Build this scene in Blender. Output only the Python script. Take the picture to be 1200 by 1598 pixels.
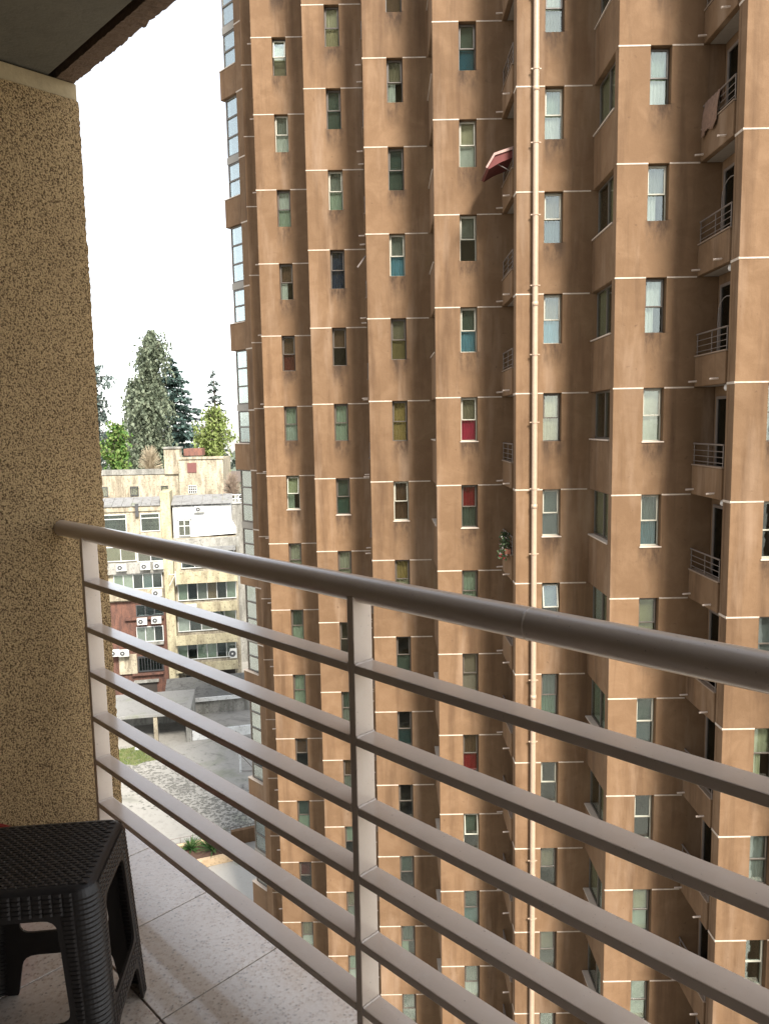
import bpy, bmesh, math, random
from mathutils import Vector, Matrix
R = math.radians
random.seed(7)
sc = bpy.context.scene
for o in list(bpy.data.objects):
    bpy.data.objects.remove(o)
COL = sc.collection

# ------------------------------------------------------------------ camera
# the eye is the origin, x to the right, y away from the camera, z up; the street lies 27 m below
FPX, PITCH, ROLL = 1160.0, R(6.56), R(-1.05)
cp, sp, cr, sr = math.cos(PITCH), math.sin(PITCH), math.cos(ROLL), math.sin(ROLL)
ROT = Matrix(((cr, -sr, 0), (sr, cr, 0), (0, 0, 1))) @ Matrix(((1, 0, 0), (0, -sp, -cp), (0, cp, -sp)))
cd = bpy.data.cameras.new('camera')
cam = bpy.data.objects.new('camera', cd)
COL.objects.link(cam)
cd.sensor_fit = 'VERTICAL'
cd.sensor_height = 24.0
cd.lens = 24.0 * FPX / 1598.0
cd.clip_start = 0.05
cd.clip_end = 4000
cam.matrix_world = Matrix((ROT[0], -ROT[1], -ROT[2])).transposed().to_4x4()
sc.camera = cam

# ------------------------------------------------------------------ sky, sun, exposure
SUN_AZ, SUN_EL = 156.0, 45.0          # compass bearing (from +y, clockwise) and height of the hazy sun
w = bpy.data.worlds.new('World')
sc.world = w
w.use_nodes = True
nt = w.node_tree
nt.nodes.clear()
sky = nt.nodes.new('ShaderNodeTexSky')
sky.sky_type = 'NISHITA'
sky.sun_disc = False
sky.sun_elevation = R(SUN_EL)
sky.sun_rotation = R(SUN_AZ)
sky.air_density = 1.0
sky.dust_density = 1.0
sky.ozone_density = 1.0
hs = nt.nodes.new('ShaderNodeHueSaturation')
hs.inputs['Saturation'].default_value = 0.30
bg = nt.nodes.new('ShaderNodeBackground')
bg.inputs['Strength'].default_value = 0.15
wo = nt.nodes.new('ShaderNodeOutputWorld')
nt.links.new(sky.outputs[0], hs.inputs['Color'])
nt.links.new(hs.outputs[0], bg.inputs[0])
nt.links.new(bg.outputs[0], wo.inputs[0])

sd = bpy.data.lights.new('sun', 'SUN')
sd.energy = 4.7
sd.angle = R(13)
sd.color = (1.0, 0.95, 0.88)
so = bpy.data.objects.new('sun', sd)
COL.objects.link(so)
sdir = Vector((math.sin(R(SUN_AZ)) * math.cos(R(SUN_EL)), math.cos(R(SUN_AZ)) * math.cos(R(SUN_EL)), math.sin(R(SUN_EL))))
so.rotation_euler = sdir.to_track_quat('Z', 'Y').to_euler()
so.location = sdir * 60

sc.view_settings.view_transform = 'Standard'
sc.view_settings.look = 'None'
sc.view_settings.gamma = 1.0
sc.view_settings.exposure = 1.5
sc.view_settings.use_curve_mapping = False
sc.render.engine = 'CYCLES'
sc.cycles.use_denoising = True
sc.cycles.max_bounces = 8
sc.cycles.diffuse_bounces = 2
sc.cycles.transparent_max_bounces = 12

GZ = -27.0                            # street level

# ------------------------------------------------------------------ helpers
def ray(px, py):
    return ROT.transposed() @ Vector(((px - 600) / FPX, (py - 799) / FPX, 1.0))
def at(px, py, Y):
    d = ray(px, py)
    return d * (Y / d.y)
def on_ground(px, py, z=GZ):
    d = ray(px, py)
    return d * (z / d.z)

def tag(o, label=None, cat=None, group=None, kind=None):
    if label: o['label'] = label
    if cat: o['category'] = cat
    if group: o['group'] = group
    if kind: o['kind'] = kind
    return o
def link(name, data, parent=None, loc=None, rz=None):
    o = bpy.data.objects.new(name, data)
    COL.objects.link(o)
    if parent: o.parent = parent
    if loc is not None: o.location = loc
    if rz: o.rotation_euler = (0, 0, rz)
    return o
def empty(name, loc=(0, 0, 0), rz=0):
    o = link(name, None, None, loc, rz)
    o.empty_display_size = 0.2
    return o

class MB:
    """collects simple solids and links them as one mesh"""
    def __init__(s):
        s.v = []; s.f = []
    def add(s, vs, fs):
        b = len(s.v)
        s.v.extend([tuple(p) for p in vs])
        s.f.extend([tuple(b + i for i in f) for f in fs])
        return s
    def box(s, x0, x1, y0, y1, z0, z1):
        return s.add([(x0, y0, z0), (x1, y0, z0), (x1, y1, z0), (x0, y1, z0), (x0, y0, z1), (x1, y0, z1), (x1, y1, z1), (x0, y1, z1)],
                     [(0, 3, 2, 1), (4, 5, 6, 7), (0, 1, 5, 4), (1, 2, 6, 5), (2, 3, 7, 6), (3, 0, 4, 7)])
    def hexa(s, p):            # eight corners, bottom ring then top ring
        return s.add(p, [(0, 3, 2, 1), (4, 5, 6, 7), (0, 1, 5, 4), (1, 2, 6, 5), (2, 3, 7, 6), (3, 0, 4, 7)])
    def quad(s, a, b, c, d):
        return s.add([a, b, c, d], [(0, 1, 2, 3)])
    def prism(s, pts, axis, a0, a1):
        """pts: 2-D outline; axis 'x','y' or 'z' along which it is pushed from a0 to a1"""
        def m(p, a):
            return {'x': (a, p[0], p[1]), 'y': (p[0], a, p[1]), 'z': (p[0], p[1], a)}[axis]
        n = len(pts)
        s.add([m(p, a0) for p in pts] + [m(p, a1) for p in pts],
              [tuple(range(n))[::-1], tuple(range(n, 2 * n))] + [(i, (i + 1) % n, n + (i + 1) % n, n + i) for i in range(n)])
        return s
    def tube(s, p0, p1, r0, r1=None, n=8, caps=True):
        r1 = r0 if r1 is None else r1
        p0, p1 = Vector(p0), Vector(p1)
        d = (p1 - p0).normalized()
        u = d.orthogonal().normalized(); v = d.cross(u)
        ring = lambda p, r: [p + (u * math.cos(2 * math.pi * i / n) + v * math.sin(2 * math.pi * i / n)) * r for i in range(n)]
        fs = [(i, (i + 1) % n, n + (i + 1) % n, n + i) for i in range(n)]
        if caps: fs += [tuple(range(n))[::-1], tuple(range(n, 2 * n))]
        return s.add(ring(p0, r0) + ring(p1, r1), fs)
    def path(s, pts, r, n=6):
        for a, b in zip(pts[:-1], pts[1:]): s.tube(a, b, r, None, n)
        return s
    def lathe(s, prof, n=24, c=(0, 0, 0)):
        vs = [(c[0] + r * math.cos(2 * math.pi * i / n), c[1] + r * math.sin(2 * math.pi * i / n), c[2] + z) for r, z in prof for i in range(n)]
        fs = [(j * n + i, j * n + (i + 1) % n, (j + 1) * n + (i + 1) % n, (j + 1) * n + i) for j in range(len(prof) - 1) for i in range(n)]
        return s.add(vs, fs)
    def mesh(s, name, m, smooth=False, bevel=0, seg=2, fix=False):
        me = bpy.data.meshes.new(name)
        me.from_pydata(s.v, [], s.f)
        if bevel or fix:
            bm = bmesh.new(); bm.from_mesh(me)
            if fix:
                bmesh.ops.remove_doubles(bm, verts=bm.verts, dist=1e-5)
                bmesh.ops.recalc_face_normals(bm, faces=bm.faces)
            if bevel:
                ed = [e for e in bm.edges if len(e.link_faces) == 2 and e.calc_face_angle(0) > 0.6]
                bmesh.ops.bevel(bm, geom=ed, offset=bevel, segments=seg, affect='EDGES', profile=0.5)
            bm.to_mesh(me); bm.free()
        if smooth:
            me.polygons.foreach_set('use_smooth', [True] * len(me.polygons))
        me.materials.append(m)
        me.update()
        return me
    def build(s, name, m, parent=None, loc=None, rz=None, **kw):
        return link(name, s.mesh(name, m, **kw), parent, loc, rz)

# ------------------------------------------------------------------ materials
class NT:
    def __init__(s, name):
        s.m = bpy.data.materials.new(name); s.m.use_nodes = True
        s.t = s.m.node_tree; s.p = s.t.nodes['Principled BSDF']
        s.pos = s.t.nodes.new('ShaderNodeNewGeometry').outputs['Position']
    def n(s, t, **kw):
        x = s.t.nodes.new(t)
        for k, v in kw.items(): setattr(x, k, v)
        return x
    def set(s, sock, val):
        if isinstance(val, bpy.types.NodeSocket): s.t.links.new(val, sock)
        elif isinstance(val, (tuple, list)) and len(val) == 3 and sock.type == 'RGBA': sock.default_value = (*val, 1)
        else: sock.default_value = val
    def noise(s, scale, detail=4, rough=.55, stretch=None, vec=None, dist=0):
        vec = vec or s.pos
        if stretch:
            mp = s.n('ShaderNodeMapping'); s.set(mp.inputs['Vector'], vec); mp.inputs['Scale'].default_value = stretch; vec = mp.outputs[0]
        x = s.n('ShaderNodeTexNoise'); s.set(x.inputs['Vector'], vec)
        x.inputs['Scale'].default_value = scale; x.inputs['Detail'].default_value = detail; x.inputs['Roughness'].default_value = rough; x.inputs['Distortion'].default_value = dist
        return x.outputs['Fac']
    def voro(s, scale, feature='F1', vec=None, out='Distance', rnd=1):
        x = s.n('ShaderNodeTexVoronoi', feature=feature); s.set(x.inputs['Vector'], vec or s.pos); x.inputs['Scale'].default_value = scale
        x.inputs['Randomness'].default_value = rnd
        return x.outputs[out]
    def ramp(s, fac, stops):
        x = s.n('ShaderNodeValToRGB'); s.set(x.inputs[0], fac)
        e = x.color_ramp.elements
        while len(e) < len(stops): e.new(0.5)
        for q, (p, c) in zip(e, stops):
            q.position = p; q.color = (c, c, c, 1) if isinstance(c, (int, float)) else (*c, 1)
        return x.outputs[0]
    def mix(s, fac, a, b, mode='MIX'):
        x = s.n('ShaderNodeMix', data_type='RGBA', blend_type=mode)
        s.set(x.inputs[0], fac); s.set(x.inputs[6], a); s.set(x.inputs[7], b)
        return x.outputs[2]
    def math(s, op, a, b=0.0, c=0.0):
        x = s.n('ShaderNodeMath', operation=op)
        s.set(x.inputs[0], a); s.set(x.inputs[1], b)
        if op == 'MULTIPLY_ADD': s.set(x.inputs[2], c)
        return x.outputs[0]
    def bump(s, h, strength=.5, dist=.01, prev=None):
        x = s.n('ShaderNodeBump'); x.inputs['Strength'].default_value = strength; x.inputs['Distance'].default_value = dist
        s.set(x.inputs['Height'], h)
        if prev: s.t.links.new(prev, x.inputs['Normal'])
        s.t.links.new(x.outputs[0], s.p.inputs['Normal'])
        return x.outputs[0]
    def out(s, col, rough=.6, metal=0.0, spec=None):
        s.set(s.p.inputs['Base Color'], col); s.set(s.p.inputs['Roughness'], rough); s.p.inputs['Metallic'].default_value = metal
        if spec is not None: s.p.inputs['Specular IOR Level'].default_value = spec
        return s.m

def sc3(c, k): return tuple(min(1, max(0, v * k)) for v in c)
_cache = {}
def flat(name, col, rough=.6, var=.18, scale=2.0, bump=0.0, bscale=40, metal=0.0, spec=None):
    """painted or plain surface with some unevenness of tone, gloss and relief"""
    if name in _cache: return _cache[name]
    t = NT(name)
    f = t.noise(scale, 5, .6)
    c = t.mix(f, sc3(col, 1 - var), sc3(col, 1 + var))
    c = t.mix(t.ramp(t.noise(scale * 6, 3), [(.45, 0), (.75, .35)]), c, sc3(col, 1 - 1.5 * var))
    if bump: t.bump(t.noise(bscale, 4), .6, bump)
    _cache[name] = t.out(c, rough, metal, spec)
    return _cache[name]

def m_plaster(name='brown_plaster', under_window=False):
    t = NT(name)
    oi = t.n('ShaderNodeObjectInfo').outputs['Random']
    base = t.mix(t.noise(.45, 5, .6), (.113, .064, .031), (.150, .088, .046))
    base = t.mix(t.ramp(t.noise(1.6, 6, .65, dist=.6), [(.42, 0), (.70, .6)]), base, (.182, .112, .062))
    streak = t.ramp(t.noise(2.2, 5, .6, stretch=(1, 1, .09)), [(.50, 0), (.74, .75)])
    base = t.mix(streak, base, (.058, .030, .014))
    pale = t.ramp(t.noise(1.3, 4, .6, stretch=(1, 1, .16)), [(.54, 0), (.74, .65)])
    base = t.mix(pale, base, (.232, .158, .103))
    if under_window:
        tc = t.n('ShaderNodeTexCoord').outputs['Object']
        sx = t.n('ShaderNodeSeparateXYZ'); t.set(sx.inputs[0], tc)
        fx = t.math('MULTIPLY', t.ramp(sx.outputs[0], [(.68, 0), (.80, 1)]), t.ramp(t.math('MULTIPLY', sx.outputs[0], .5), [(.62, 1), (.70, 0)]))
        fz = t.ramp(t.math('MULTIPLY_ADD', sx.outputs[2], .3703, 1.0), [(.20, 0), (.46, 1), (.51, 1), (.515, 0)])
        f = t.math('MULTIPLY', t.math('MULTIPLY', fx, fz), t.ramp(t.noise(3.5, 5, .7, stretch=(1, 1, .35)), [(.36, 0), (.58, .95)]))
        base = t.mix(f, base, (.046, .027, .015))
    spots = t.ramp(t.noise(7, 3), [(.68, 0), (.78, .6)])
    base = t.mix(spots, base, (.070, .036, .018))
    k = t.math('MULTIPLY_ADD', oi, .20, .90)
    cc = t.n('ShaderNodeCombineColor')
    for q in range(3): t.set(cc.inputs[q], k)
    base = t.mix(1.0, base, cc.outputs[0], 'MULTIPLY')
    b = t.bump(t.noise(5, 5, .6), .35, .02)
    t.bump(t.noise(60, 3), .3, .006, b)
    return t.out(base, .85, 0, .25)
def m_stucco():
    t = NT('yellow_rough_stucco')
    v = t.noise(165, 3, .6)
    grain = t.ramp(v, [(.38, 1.0), (.47, .45), (.54, 0)])
    base = t.mix(t.noise(2.2, 4), (.48, .325, .155), (.58, .41, .215))
    base = t.mix(t.ramp(t.noise(1.1, 5, .65), [(.42, 0), (.68, .75)]), base, (.34, .225, .11))
    base = t.mix(grain, base, (.105, .062, .028))
    b = t.bump(v, 1.0, .020)
    t.bump(t.noise(260, 2), .4, .003, b)
    return t.out(base, .9, 0, .2)
def m_terrazzo():
    t = NT('terrazzo')
    v = t.voro(120, out='Color'); d = t.voro(120)
    sepn = t.n('ShaderNodeSeparateColor'); t.set(sepn.inputs[0], v)
    chip = t.ramp(sepn.outputs[0], [(.0, (.80, .73, .65)), (.40, (.70, .60, .50)), (.64, (.52, .39, .28)), (.80, (.34, .22, .14)), (.92, (.12, .09, .07))])
    chip.node.color_ramp.interpolation = 'CONSTANT'
    c = t.mix(t.ramp(d, [(.25, 0), (.50, .6)]), chip, (.74, .67, .59))
    c = t.mix(t.noise(3.5, 4), c, (.60, .50, .41))
    dirt = t.ramp(t.noise(1.7, 6, .65), [(.48, 0), (.8, .35)])
    c = t.mix(dirt, c, (.30, .22, .16))
    t.bump(d, .25, .0012)
    t.p.inputs['Coat Weight'].default_value = .7
    t.p.inputs['Coat Roughness'].default_value = .09
    t.p.inputs['Coat IOR'].default_value = 1.7
    return t.out(c, t.math('MULTIPLY_ADD', t.noise(9, 4), .22, .25), 0, .6)
def m_rail():
    t = NT('taupe_satin_paint')
    c = t.mix(t.noise(4, 4), (.54, .44, .355), (.61, .505, .415))
    dust = t.ramp(t.noise(22, 5, .65), [(.52, 0), (.78, .35)])
    c = t.mix(dust, c, (.64, .57, .50))
    scr = t.ramp(t.noise(130, 2), [(.70, 0), (.76, .5)])
    c = t.mix(scr, c, (.14, .10, .08))
    t.bump(t.noise(55, 4), .25, .0015)
    t.p.inputs['Coat Weight'].default_value = .6
    t.p.inputs['Coat Roughness'].default_value = .12
    return t.out(c, t.math('MULTIPLY_ADD', t.noise(14, 4), .16, .24), 0, .5)
def m_concrete(name, a, b, dark, scale=.25, thr=.52, bumpd=.02):
    t = NT(name)
    c = t.mix(t.noise(scale, 6, .6), a, b)
    c = t.mix(t.ramp(t.noise(scale * 2.2, 8, .72, dist=.8), [(thr, 0), (thr + .16, .9)]), c, dark)
    c = t.mix(t.ramp(t.noise(scale * 12, 5, .7), [(.52, 0), (.74, .6)]), c, sc3(dark, 1.15))
    c = t.mix(t.ramp(t.noise(scale * .8, 5, .6, dist=.5), [(.60, 0), (.72, .5)]), c, (.11, .13, .055))
    t.bump(t.noise(scale * 20, 5), .5, bumpd)
    return t.out(c, .88, 0, .25)
def m_old_render(name, a, b, stain, scale=.5, thr=.5):
    """weather-stained painted render of the old blocks"""
    t = NT(name)
    c = t.mix(t.noise(scale, 5), a, b)
    st = t.ramp(t.noise(scale * 2.5, 6, .7, stretch=(1, 1, .22)), [(thr - .08, 0), (thr + .14, .85)])
    c = t.mix(st, c, stain)
    c = t.mix(t.ramp(t.noise(scale * 9, 6, .75), [(.53, 0), (.66, .85)]), c, sc3(stain, .6))
    t.bump(t.noise(6, 5), .4, .03)
    return t.out(c, .9, 0, .2)
def m_glass(name, tint, refl=.5):
    t = NT(name)
    tr = t.n('ShaderNodeBsdfTransparent'); tr.inputs[0].default_value = (*tint, 1)
    gl = t.n('ShaderNodeBsdfGlossy'); gl.inputs['Roughness'].default_value = .03; gl.inputs[0].default_value = (.9, .95, .93, 1)
    fr = t.n('ShaderNodeFresnel'); fr.inputs[0].default_value = 1.55
    b = t.n('ShaderNodeBump'); b.inputs['Strength'].default_value = .15; b.inputs['Distance'].default_value = .02
    t.set(b.inputs['Height'], t.noise(2.5, 2)); t.t.links.new(b.outputs[0], gl.inputs['Normal'])
    mx = t.n('ShaderNodeMixShader')
    t.set(mx.inputs[0], t.math('MULTIPLY_ADD', fr.outputs[0], .55, refl))
    t.t.links.new(tr.outputs[0], mx.inputs[1]); t.t.links.new(gl.outputs[0], mx.inputs[2])
    t.t.links.new(mx.outputs[0], t.t.nodes['Material Output'].inputs[0])
    return t.m
def m_by_object(name, rough=.85, var=.12, weave=0):
    t = NT(name)
    oc = t.n('ShaderNodeObjectInfo').outputs['Color']
    oc = t.mix(1.0, oc, (.62, .62, .60), 'MULTIPLY')
    d = t.mix(1.0, oc, (.55, .55, .53), 'MULTIPLY')
    c = t.mix(t.noise(9, 4, .6, stretch=(1, 1, .3)), oc, d)
    return t.out(c, rough, 0, .2)
def m_leaf(name, a, b, c3, scale=.35, trans=.25):
    t = NT(name)
    c = t.mix(t.noise(scale, 4, .6), a, b)
    c = t.mix(t.ramp(t.noise(scale * 5, 3), [(.45, 0), (.68, 1)]), c, c3)
    t.out(c, .6, 0, .25)
    tl = t.n('ShaderNodeBsdfTranslucent'); t.set(tl.inputs[0], c)
    mx = t.n('ShaderNodeMixShader'); mx.inputs[0].default_value = trans
    t.t.links.new(t.p.outputs[0], mx.inputs[1]); t.t.links.new(tl.outputs[0], mx.inputs[2])
    t.t.links.new(mx.outputs[0], t.t.nodes['Material Output'].inputs[0])
    return t.m

PLASTER = m_plaster()
PLASTER_W = m_plaster('brown_plaster_window_panel', True)
STUCCO = m_stucco()
TERRAZZO = m_terrazzo()
RAIL = m_rail()
WHITE_LINE = flat('pale_joint_paint', (.40, .325, .255), .7, .45, 3, .002, 60)
DARK_CORE = flat('dark_interior', (.035, .028, .022), .9, .2, 1)  # near-black colour standing in for the shade inside rooms and openings
ROOM = flat('room_shade', (.10, .075, .055), .9, .25, 1)
FRAME_DARK = flat('bronze_window_frame', (.085, .068, .052), .45, .2, 4)
FRAME_PALE = flat('cream_window_frame', (.36, .34, .27), .45, .15, 4)
GLASS = m_glass('window_glass', (.93, .96, .93), .03)
BAYGLASS = m_glass('bay_glass', (.90, .96, .93), .34)
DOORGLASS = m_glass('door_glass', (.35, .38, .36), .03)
CLOTH = m_by_object('curtain_cloth')
SILL = flat('pale_stone_sill', (.42, .34, .27), .75, .15, 4, .002, 50)
PIPE = flat('beige_pipe_paint', (.34, .245, .17), .45, .2, 2)
METAL_DARK = flat('dark_iron', (.13, .105, .09), .45, .25, 8)
SOFFIT = flat('tower_soffit', (.24, .20, .16), .85, .2, 2)

# ================================================================== THE SETTING: ground
ground_m = m_concrete('old_yard_concrete', (.25, .235, .205), (.31, .295, .26), (.12, .112, .10), .16, .55)
g = MB()
NGX = 60
xs = [-1500, -600, -250] + [-120 + i * 6 for i in range(41)] + [250, 600, 1500]
ys = [-600, -100] + [i * 5 for i in range(61)] + [450, 900, 2500]
gv = [(x, y, GZ) for y in ys for x in xs]
nx = len(xs)
g.add(gv, [(j * nx + i, j * nx + i + 1, (j + 1) * nx + i + 1, (j + 1) * nx + i) for j in range(len(ys) - 1) for i in range(nx - 1)])
tag(g.build('ground', ground_m), 'stained concrete yard ground far below the balcony', kind='structure')

# ================================================================== OUR OWN BALCONY  (local frame turned 45 degrees: x along the railing to the right, y outward)
RZ = R(-45)
FLOOR_Z = -1.58
WALL_X = -2.86
EDGE_Y = 1.283
M45 = Matrix.Rotation(RZ, 4, 'Z')

# floor slab with separate tiles
slab = MB().box(WALL_X, 2.4, -.75, EDGE_Y - .006, FLOOR_Z - .22, FLOOR_Z - .012)
floor = slab.build('floor', flat('grey_grout', (.10, .085, .07), .9, .2, 10), None, (0, 0, 0), RZ)
tag(floor, 'terrazzo tiled balcony floor', kind='structure')
TP, GAP = .400, .005
tx = [-1.743 + TP * k for k in range(-3, 11)]
ty = [.856 + TP * k for k in range(-4, 2)] + [EDGE_Y]
tx[0] = WALL_X
tmesh = {}
for i in range(len(tx) - 1):
    for j in range(len(ty) - 1):
        a, b, c, d = tx[i] + GAP / 2, tx[i + 1] - GAP / 2, ty[j] + GAP / 2, ty[j + 1] - GAP / 2
        if i == 0: a = tx[i] + .002
        if j == len(ty) - 2: d = ty[j + 1]
        key = (round(b - a, 3), round(d - c, 3))
        if key not in tmesh:
            tmesh[key] = MB().box(0, b - a, 0, d - c, -.012, 0).mesh('tile', TERRAZZO, bevel=.0015, seg=2)
        link('tile', tmesh[key], floor, (a, c, FLOOR_Z + random.uniform(-.0005, .0005)))

# side wall at the left with its smooth band on top
wallroot = empty('balcony_side_wall', M45 @ Vector((WALL_X, .3, FLOOR_Z)), RZ)
tag(wallroot, 'rough yellow stucco wall closing the balcony on the left', 'wall')
wz0, wz1 = GZ - FLOOR_Z, 1.226 - FLOOR_Z
def rough_bar(rows, ring):
    """rows: positions along the bar; ring(pos): cross-section outline there"""
    m = MB(); rs = [ring(q) for q in rows]; n = len(rs[0])
    m.add([p for r_ in rs for p in r_], [(k * n + i, k * n + (i + 1) % n, (k + 1) * n + (i + 1) % n, (k + 1) * n + i) for k in range(len(rs) - 1) for i in range(n)] + [tuple(range(n))[::-1], tuple(range((len(rs) - 1) * n, len(rs) * n))])
    return m
def jit(a=.0028): return random.uniform(-a, a)
rows_ = [wz0, -3.0] + [-2.0 + .012 * q for q in range(int((wz1 + 2.0) / .012))] + [wz1]
wm = rough_bar(rows_, lambda z: [(0, -1.05, z), (0, .90, z), (jit(.001), .975 + jit(.001), z), (-.004 + jit(), .990 + jit(), z), (-.016 + jit(), .994 + jit(), z), (-.26, .994, z), (-.26, -1.05, z)])
wm.build('stucco_face', STUCCO, wallroot, fix=True)
MB().box(-.26, -.004, -1.05, .985, wz1, 1.287 - FLOOR_Z).build('plaster_band', flat('pale_plaster_band', (.36, .28, .16), .85, .25, 6, .004, 40), wallroot, bevel=.004)

# balcony slab overhead with drip groove and edge beam
ceil = MB().box(WALL_X - .26, 2.4, -.75, 1.188, 1.293, 1.50).build('ceiling', flat('grey_soffit_paint', (.115, .105, .078), .85, .3, 3.5, .004, 60), None, (0, 0, 0), RZ, bevel=.004)
tag(ceil, 'underside of the balcony slab overhead', kind='structure')
xr_ = [WALL_X - .26 + .011 * q for q in range(int(5.5 / .011))]
rough_bar(xr_, lambda x: [(x, 1.212, 1.62), (x, 1.212, 1.289 + jit(.002)), (x, 1.245, 1.287 + jit(.003)), (x, 1.276 + jit(.004), 1.288 + jit(.004)), (x, 1.285 + jit(.005), 1.300 + jit(.003)), (x, 1.285, 1.62)]).build('edge_beam', flat('brown_edge_beam', (.13, .085, .055), .9, .3, 7, .010, 70), ceil, fix=True)
MB().box(WALL_X - .26, 2.4, 1.1885, 1.2115, 1.345, 1.49).build('drip_groove', DARK_CORE, ceil)

# the block behind the camera that carries this balcony
own = empty('own_building', M45 @ Vector((-3.12, -.75, GZ)), RZ)
tag(own, 'yellow stucco apartment block the camera stands in', 'building')
MB().box(0, 16, -9, 0, 0, 57).build('wall', flat('own_wall_stucco', (.26, .19, .10), .9, .2, 1, .01, 30), own)  # unseen; height and dark wall tone chosen to limit sky and bounce light
for k in range(-9, 11):
    if k in (0, 1): continue
    z = FLOOR_Z + k * 2.74 - GZ
    MB().box(.3, 9.5, 0, 1.95, z - .2, z).build('balcony_slab', flat('own_slab', (.24, .20, .15), .85, .15, 2), own)

dr_ = MB()  # unseen door, added to keep the balcony's inner side dark
for q in range(5): dr_.box(.34 + q * 1.02, .38 + q * 1.02, .004, .05, 25.43, 28.25)
dr_.box(.34, 4.46, .004, .05, 25.424, 25.47)
dr_.build('added_door_frame', FRAME_DARK, own)
MB().box(.30, 5.45, .001, .012, 25.43, 28.28).build('dark_pane', flat('added_dark_glass', (.018, .017, .016), .08, .1, 1), own)  # unseen dark sheet added to cut bounce light onto the railing

# railing
rl = empty('balcony_railing', M45 @ Vector((WALL_X, 1.12, FLOOR_Z)), RZ)
tag(rl, 'taupe metal balcony railing with round handrail and six flat bars', 'railing')
def L(x, y, z): return (x - WALL_X, y - 1.12, z - FLOOR_Z)
hm = MB()
N = 40
hm.tube(L(WALL_X, 1.12, -.362), L(-.75, 1.12, -.362), .0305, None, N, False)
hm.build('handrail', RAIL, rl, smooth=True)
hm = MB(); hm.tube(L(-.748, 1.12, -.362), L(2.3, 1.12, -.362), .0305, None, N, False)
hm.build('handrail', RAIL, rl, smooth=True)
wr = MB(); wr.lathe([(.0302, -.003), (.0313, -.0015), (.0315, 0), (.0313, .0015), (.0302, .003)], N)
wro = wr.build('weld_ring', RAIL, rl, L(-.749, 1.12, -.362), smooth=True); wro.rotation_euler = (0, R(90), 0)
posts = [-2.628, -1.205, .215, 1.635]
TOPS = [-.530, -.700, -.867, -1.035, -1.201, -1.368]
post_me = MB().box(-.0105, .0105, -.0285, .0285, 0, -.375 - FLOOR_Z).mesh('post', RAIL, bevel=.002)
for x in posts:
    link('post', post_me, rl, L(x, 1.1185, FLOOR_Z))
    MB().box(-.03, .03, -.045, .045, 0, .006).build('base_plate', RAIL, rl, L(x, 1.1185, FLOOR_Z), bevel=.0015)
bar_len = posts[1] - posts[0] - .021
bar_me = MB().box(0, bar_len, -.0285, .0285, -.0205, 0).mesh('bar', RAIL, bevel=.0022)
stub_me = MB().box(0, posts[0] - .0105 - WALL_X, -.0285, .0285, -.0205, 0).mesh('bar', RAIL, bevel=.0022)
wb = MB(); rng = random.Random(8); NB = 15
for q in range(NB + 1):
    y = -.0275 + .055 * q / NB; h = .0035 + rng.uniform(-.0010, .0012); d = .0038 + rng.uniform(-.0010, .0012)
    wb.v += [(0, y, -.001), (0, y, h), (d * .5, y, h * .55), (d, y, -.001)]
wb.f = [(q * 4 + i, q * 4 + i + 1, q * 4 + i + 5, q * 4 + i + 4) for q in range(NB) for i in range(3)]
WELD = wb.mesh('weld_bead', RAIL, smooth=True)
for a in posts[:-1]:
    for z in TOPS:
        bo = link('bar', bar_me, rl, L(a + .0105, 1.1185, z))
        link('weld_bead', WELD, bo, (.0003, 0, 0))
        link('weld_bead', WELD, bo, (bar_len - .0003, 0, 0), math.pi)

# ------------------------------------------------------------------ woven stool
def m_rattan():
    t = NT('dark_woven_plastic')
    c = t.mix(t.noise(14, 4), (.010, .008, .007), (.020, .016, .014))
    c = t.mix(t.ramp(t.noise(60, 3), [(.55, 0), (.8, .3)]), c, (.04, .036, .033))
    t.bump(t.noise(240, 2), .3, .001)
    return t.out(c, t.math('MULTIPLY_ADD', t.noise(30, 3), .2, .34), 0, .45)
RATTAN = m_rattan()
SH, A0, A1, CR = .478, .150, .172, .036
stool = empty('woven_stool', (-.900, 1.771, FLOOR_Z), R(6))
stool.scale = (1.2535, 1.09, 1.09)
tag(stool, 'dark brown woven plastic stool beside the railing', 'stool')
def half(h): return A0 + (A1 - A0) * h / SH            # h measured down from the top
def side_pt(s, t, h, off=0.0):
    """side s (0 +x,1 +y,2 -x,3 -y), t along the side, h down from the top, off outward"""
    a = half(h) + off
    p = [(a, t), (-t, a), (-a, -t), (t, -a)][s]
    return Vector((p[0], p[1], SH - h))
def rounded(pts, r, seg=4):
    out = []
    n = len(pts)
    for i in range(n):
        a, b, c = Vector(pts[i - 1]), Vector(pts[i]), Vector(pts[(i + 1) % n])
        rr = r[i] if isinstance(r, (list, tuple)) else r
        if rr <= 0: out.append(tuple(b)); continue
        d1 = (a - b); d2 = (c - b); k = min(rr, d1.length * .45, d2.length * .45)
        p1 = b + d1.normalized() * k; p2 = b + d2.normalized() * k
        for j in range(seg + 1):
            u = j / seg
            out.append(tuple((1 - u) ** 2 * p1 + 2 * u * (1 - u) * b + u * u * p2))
    return out
def flatw(h): return half(h) - CR
HOLE = rounded([(-.080, .066), (.080, .066), (.098, .302), (-.098, .302)], .028)
OUT = rounded([(-flatw(.024), .024), (flatw(.024), .024), (flatw(SH), SH), (flatw(SH) - .024, SH), (.094, .366), (-.094, .366), (-flatw(SH) + .024, SH), (-flatw(SH), SH)], [0, 0, 0, .004, .03, .03, .004, 0])
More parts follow.
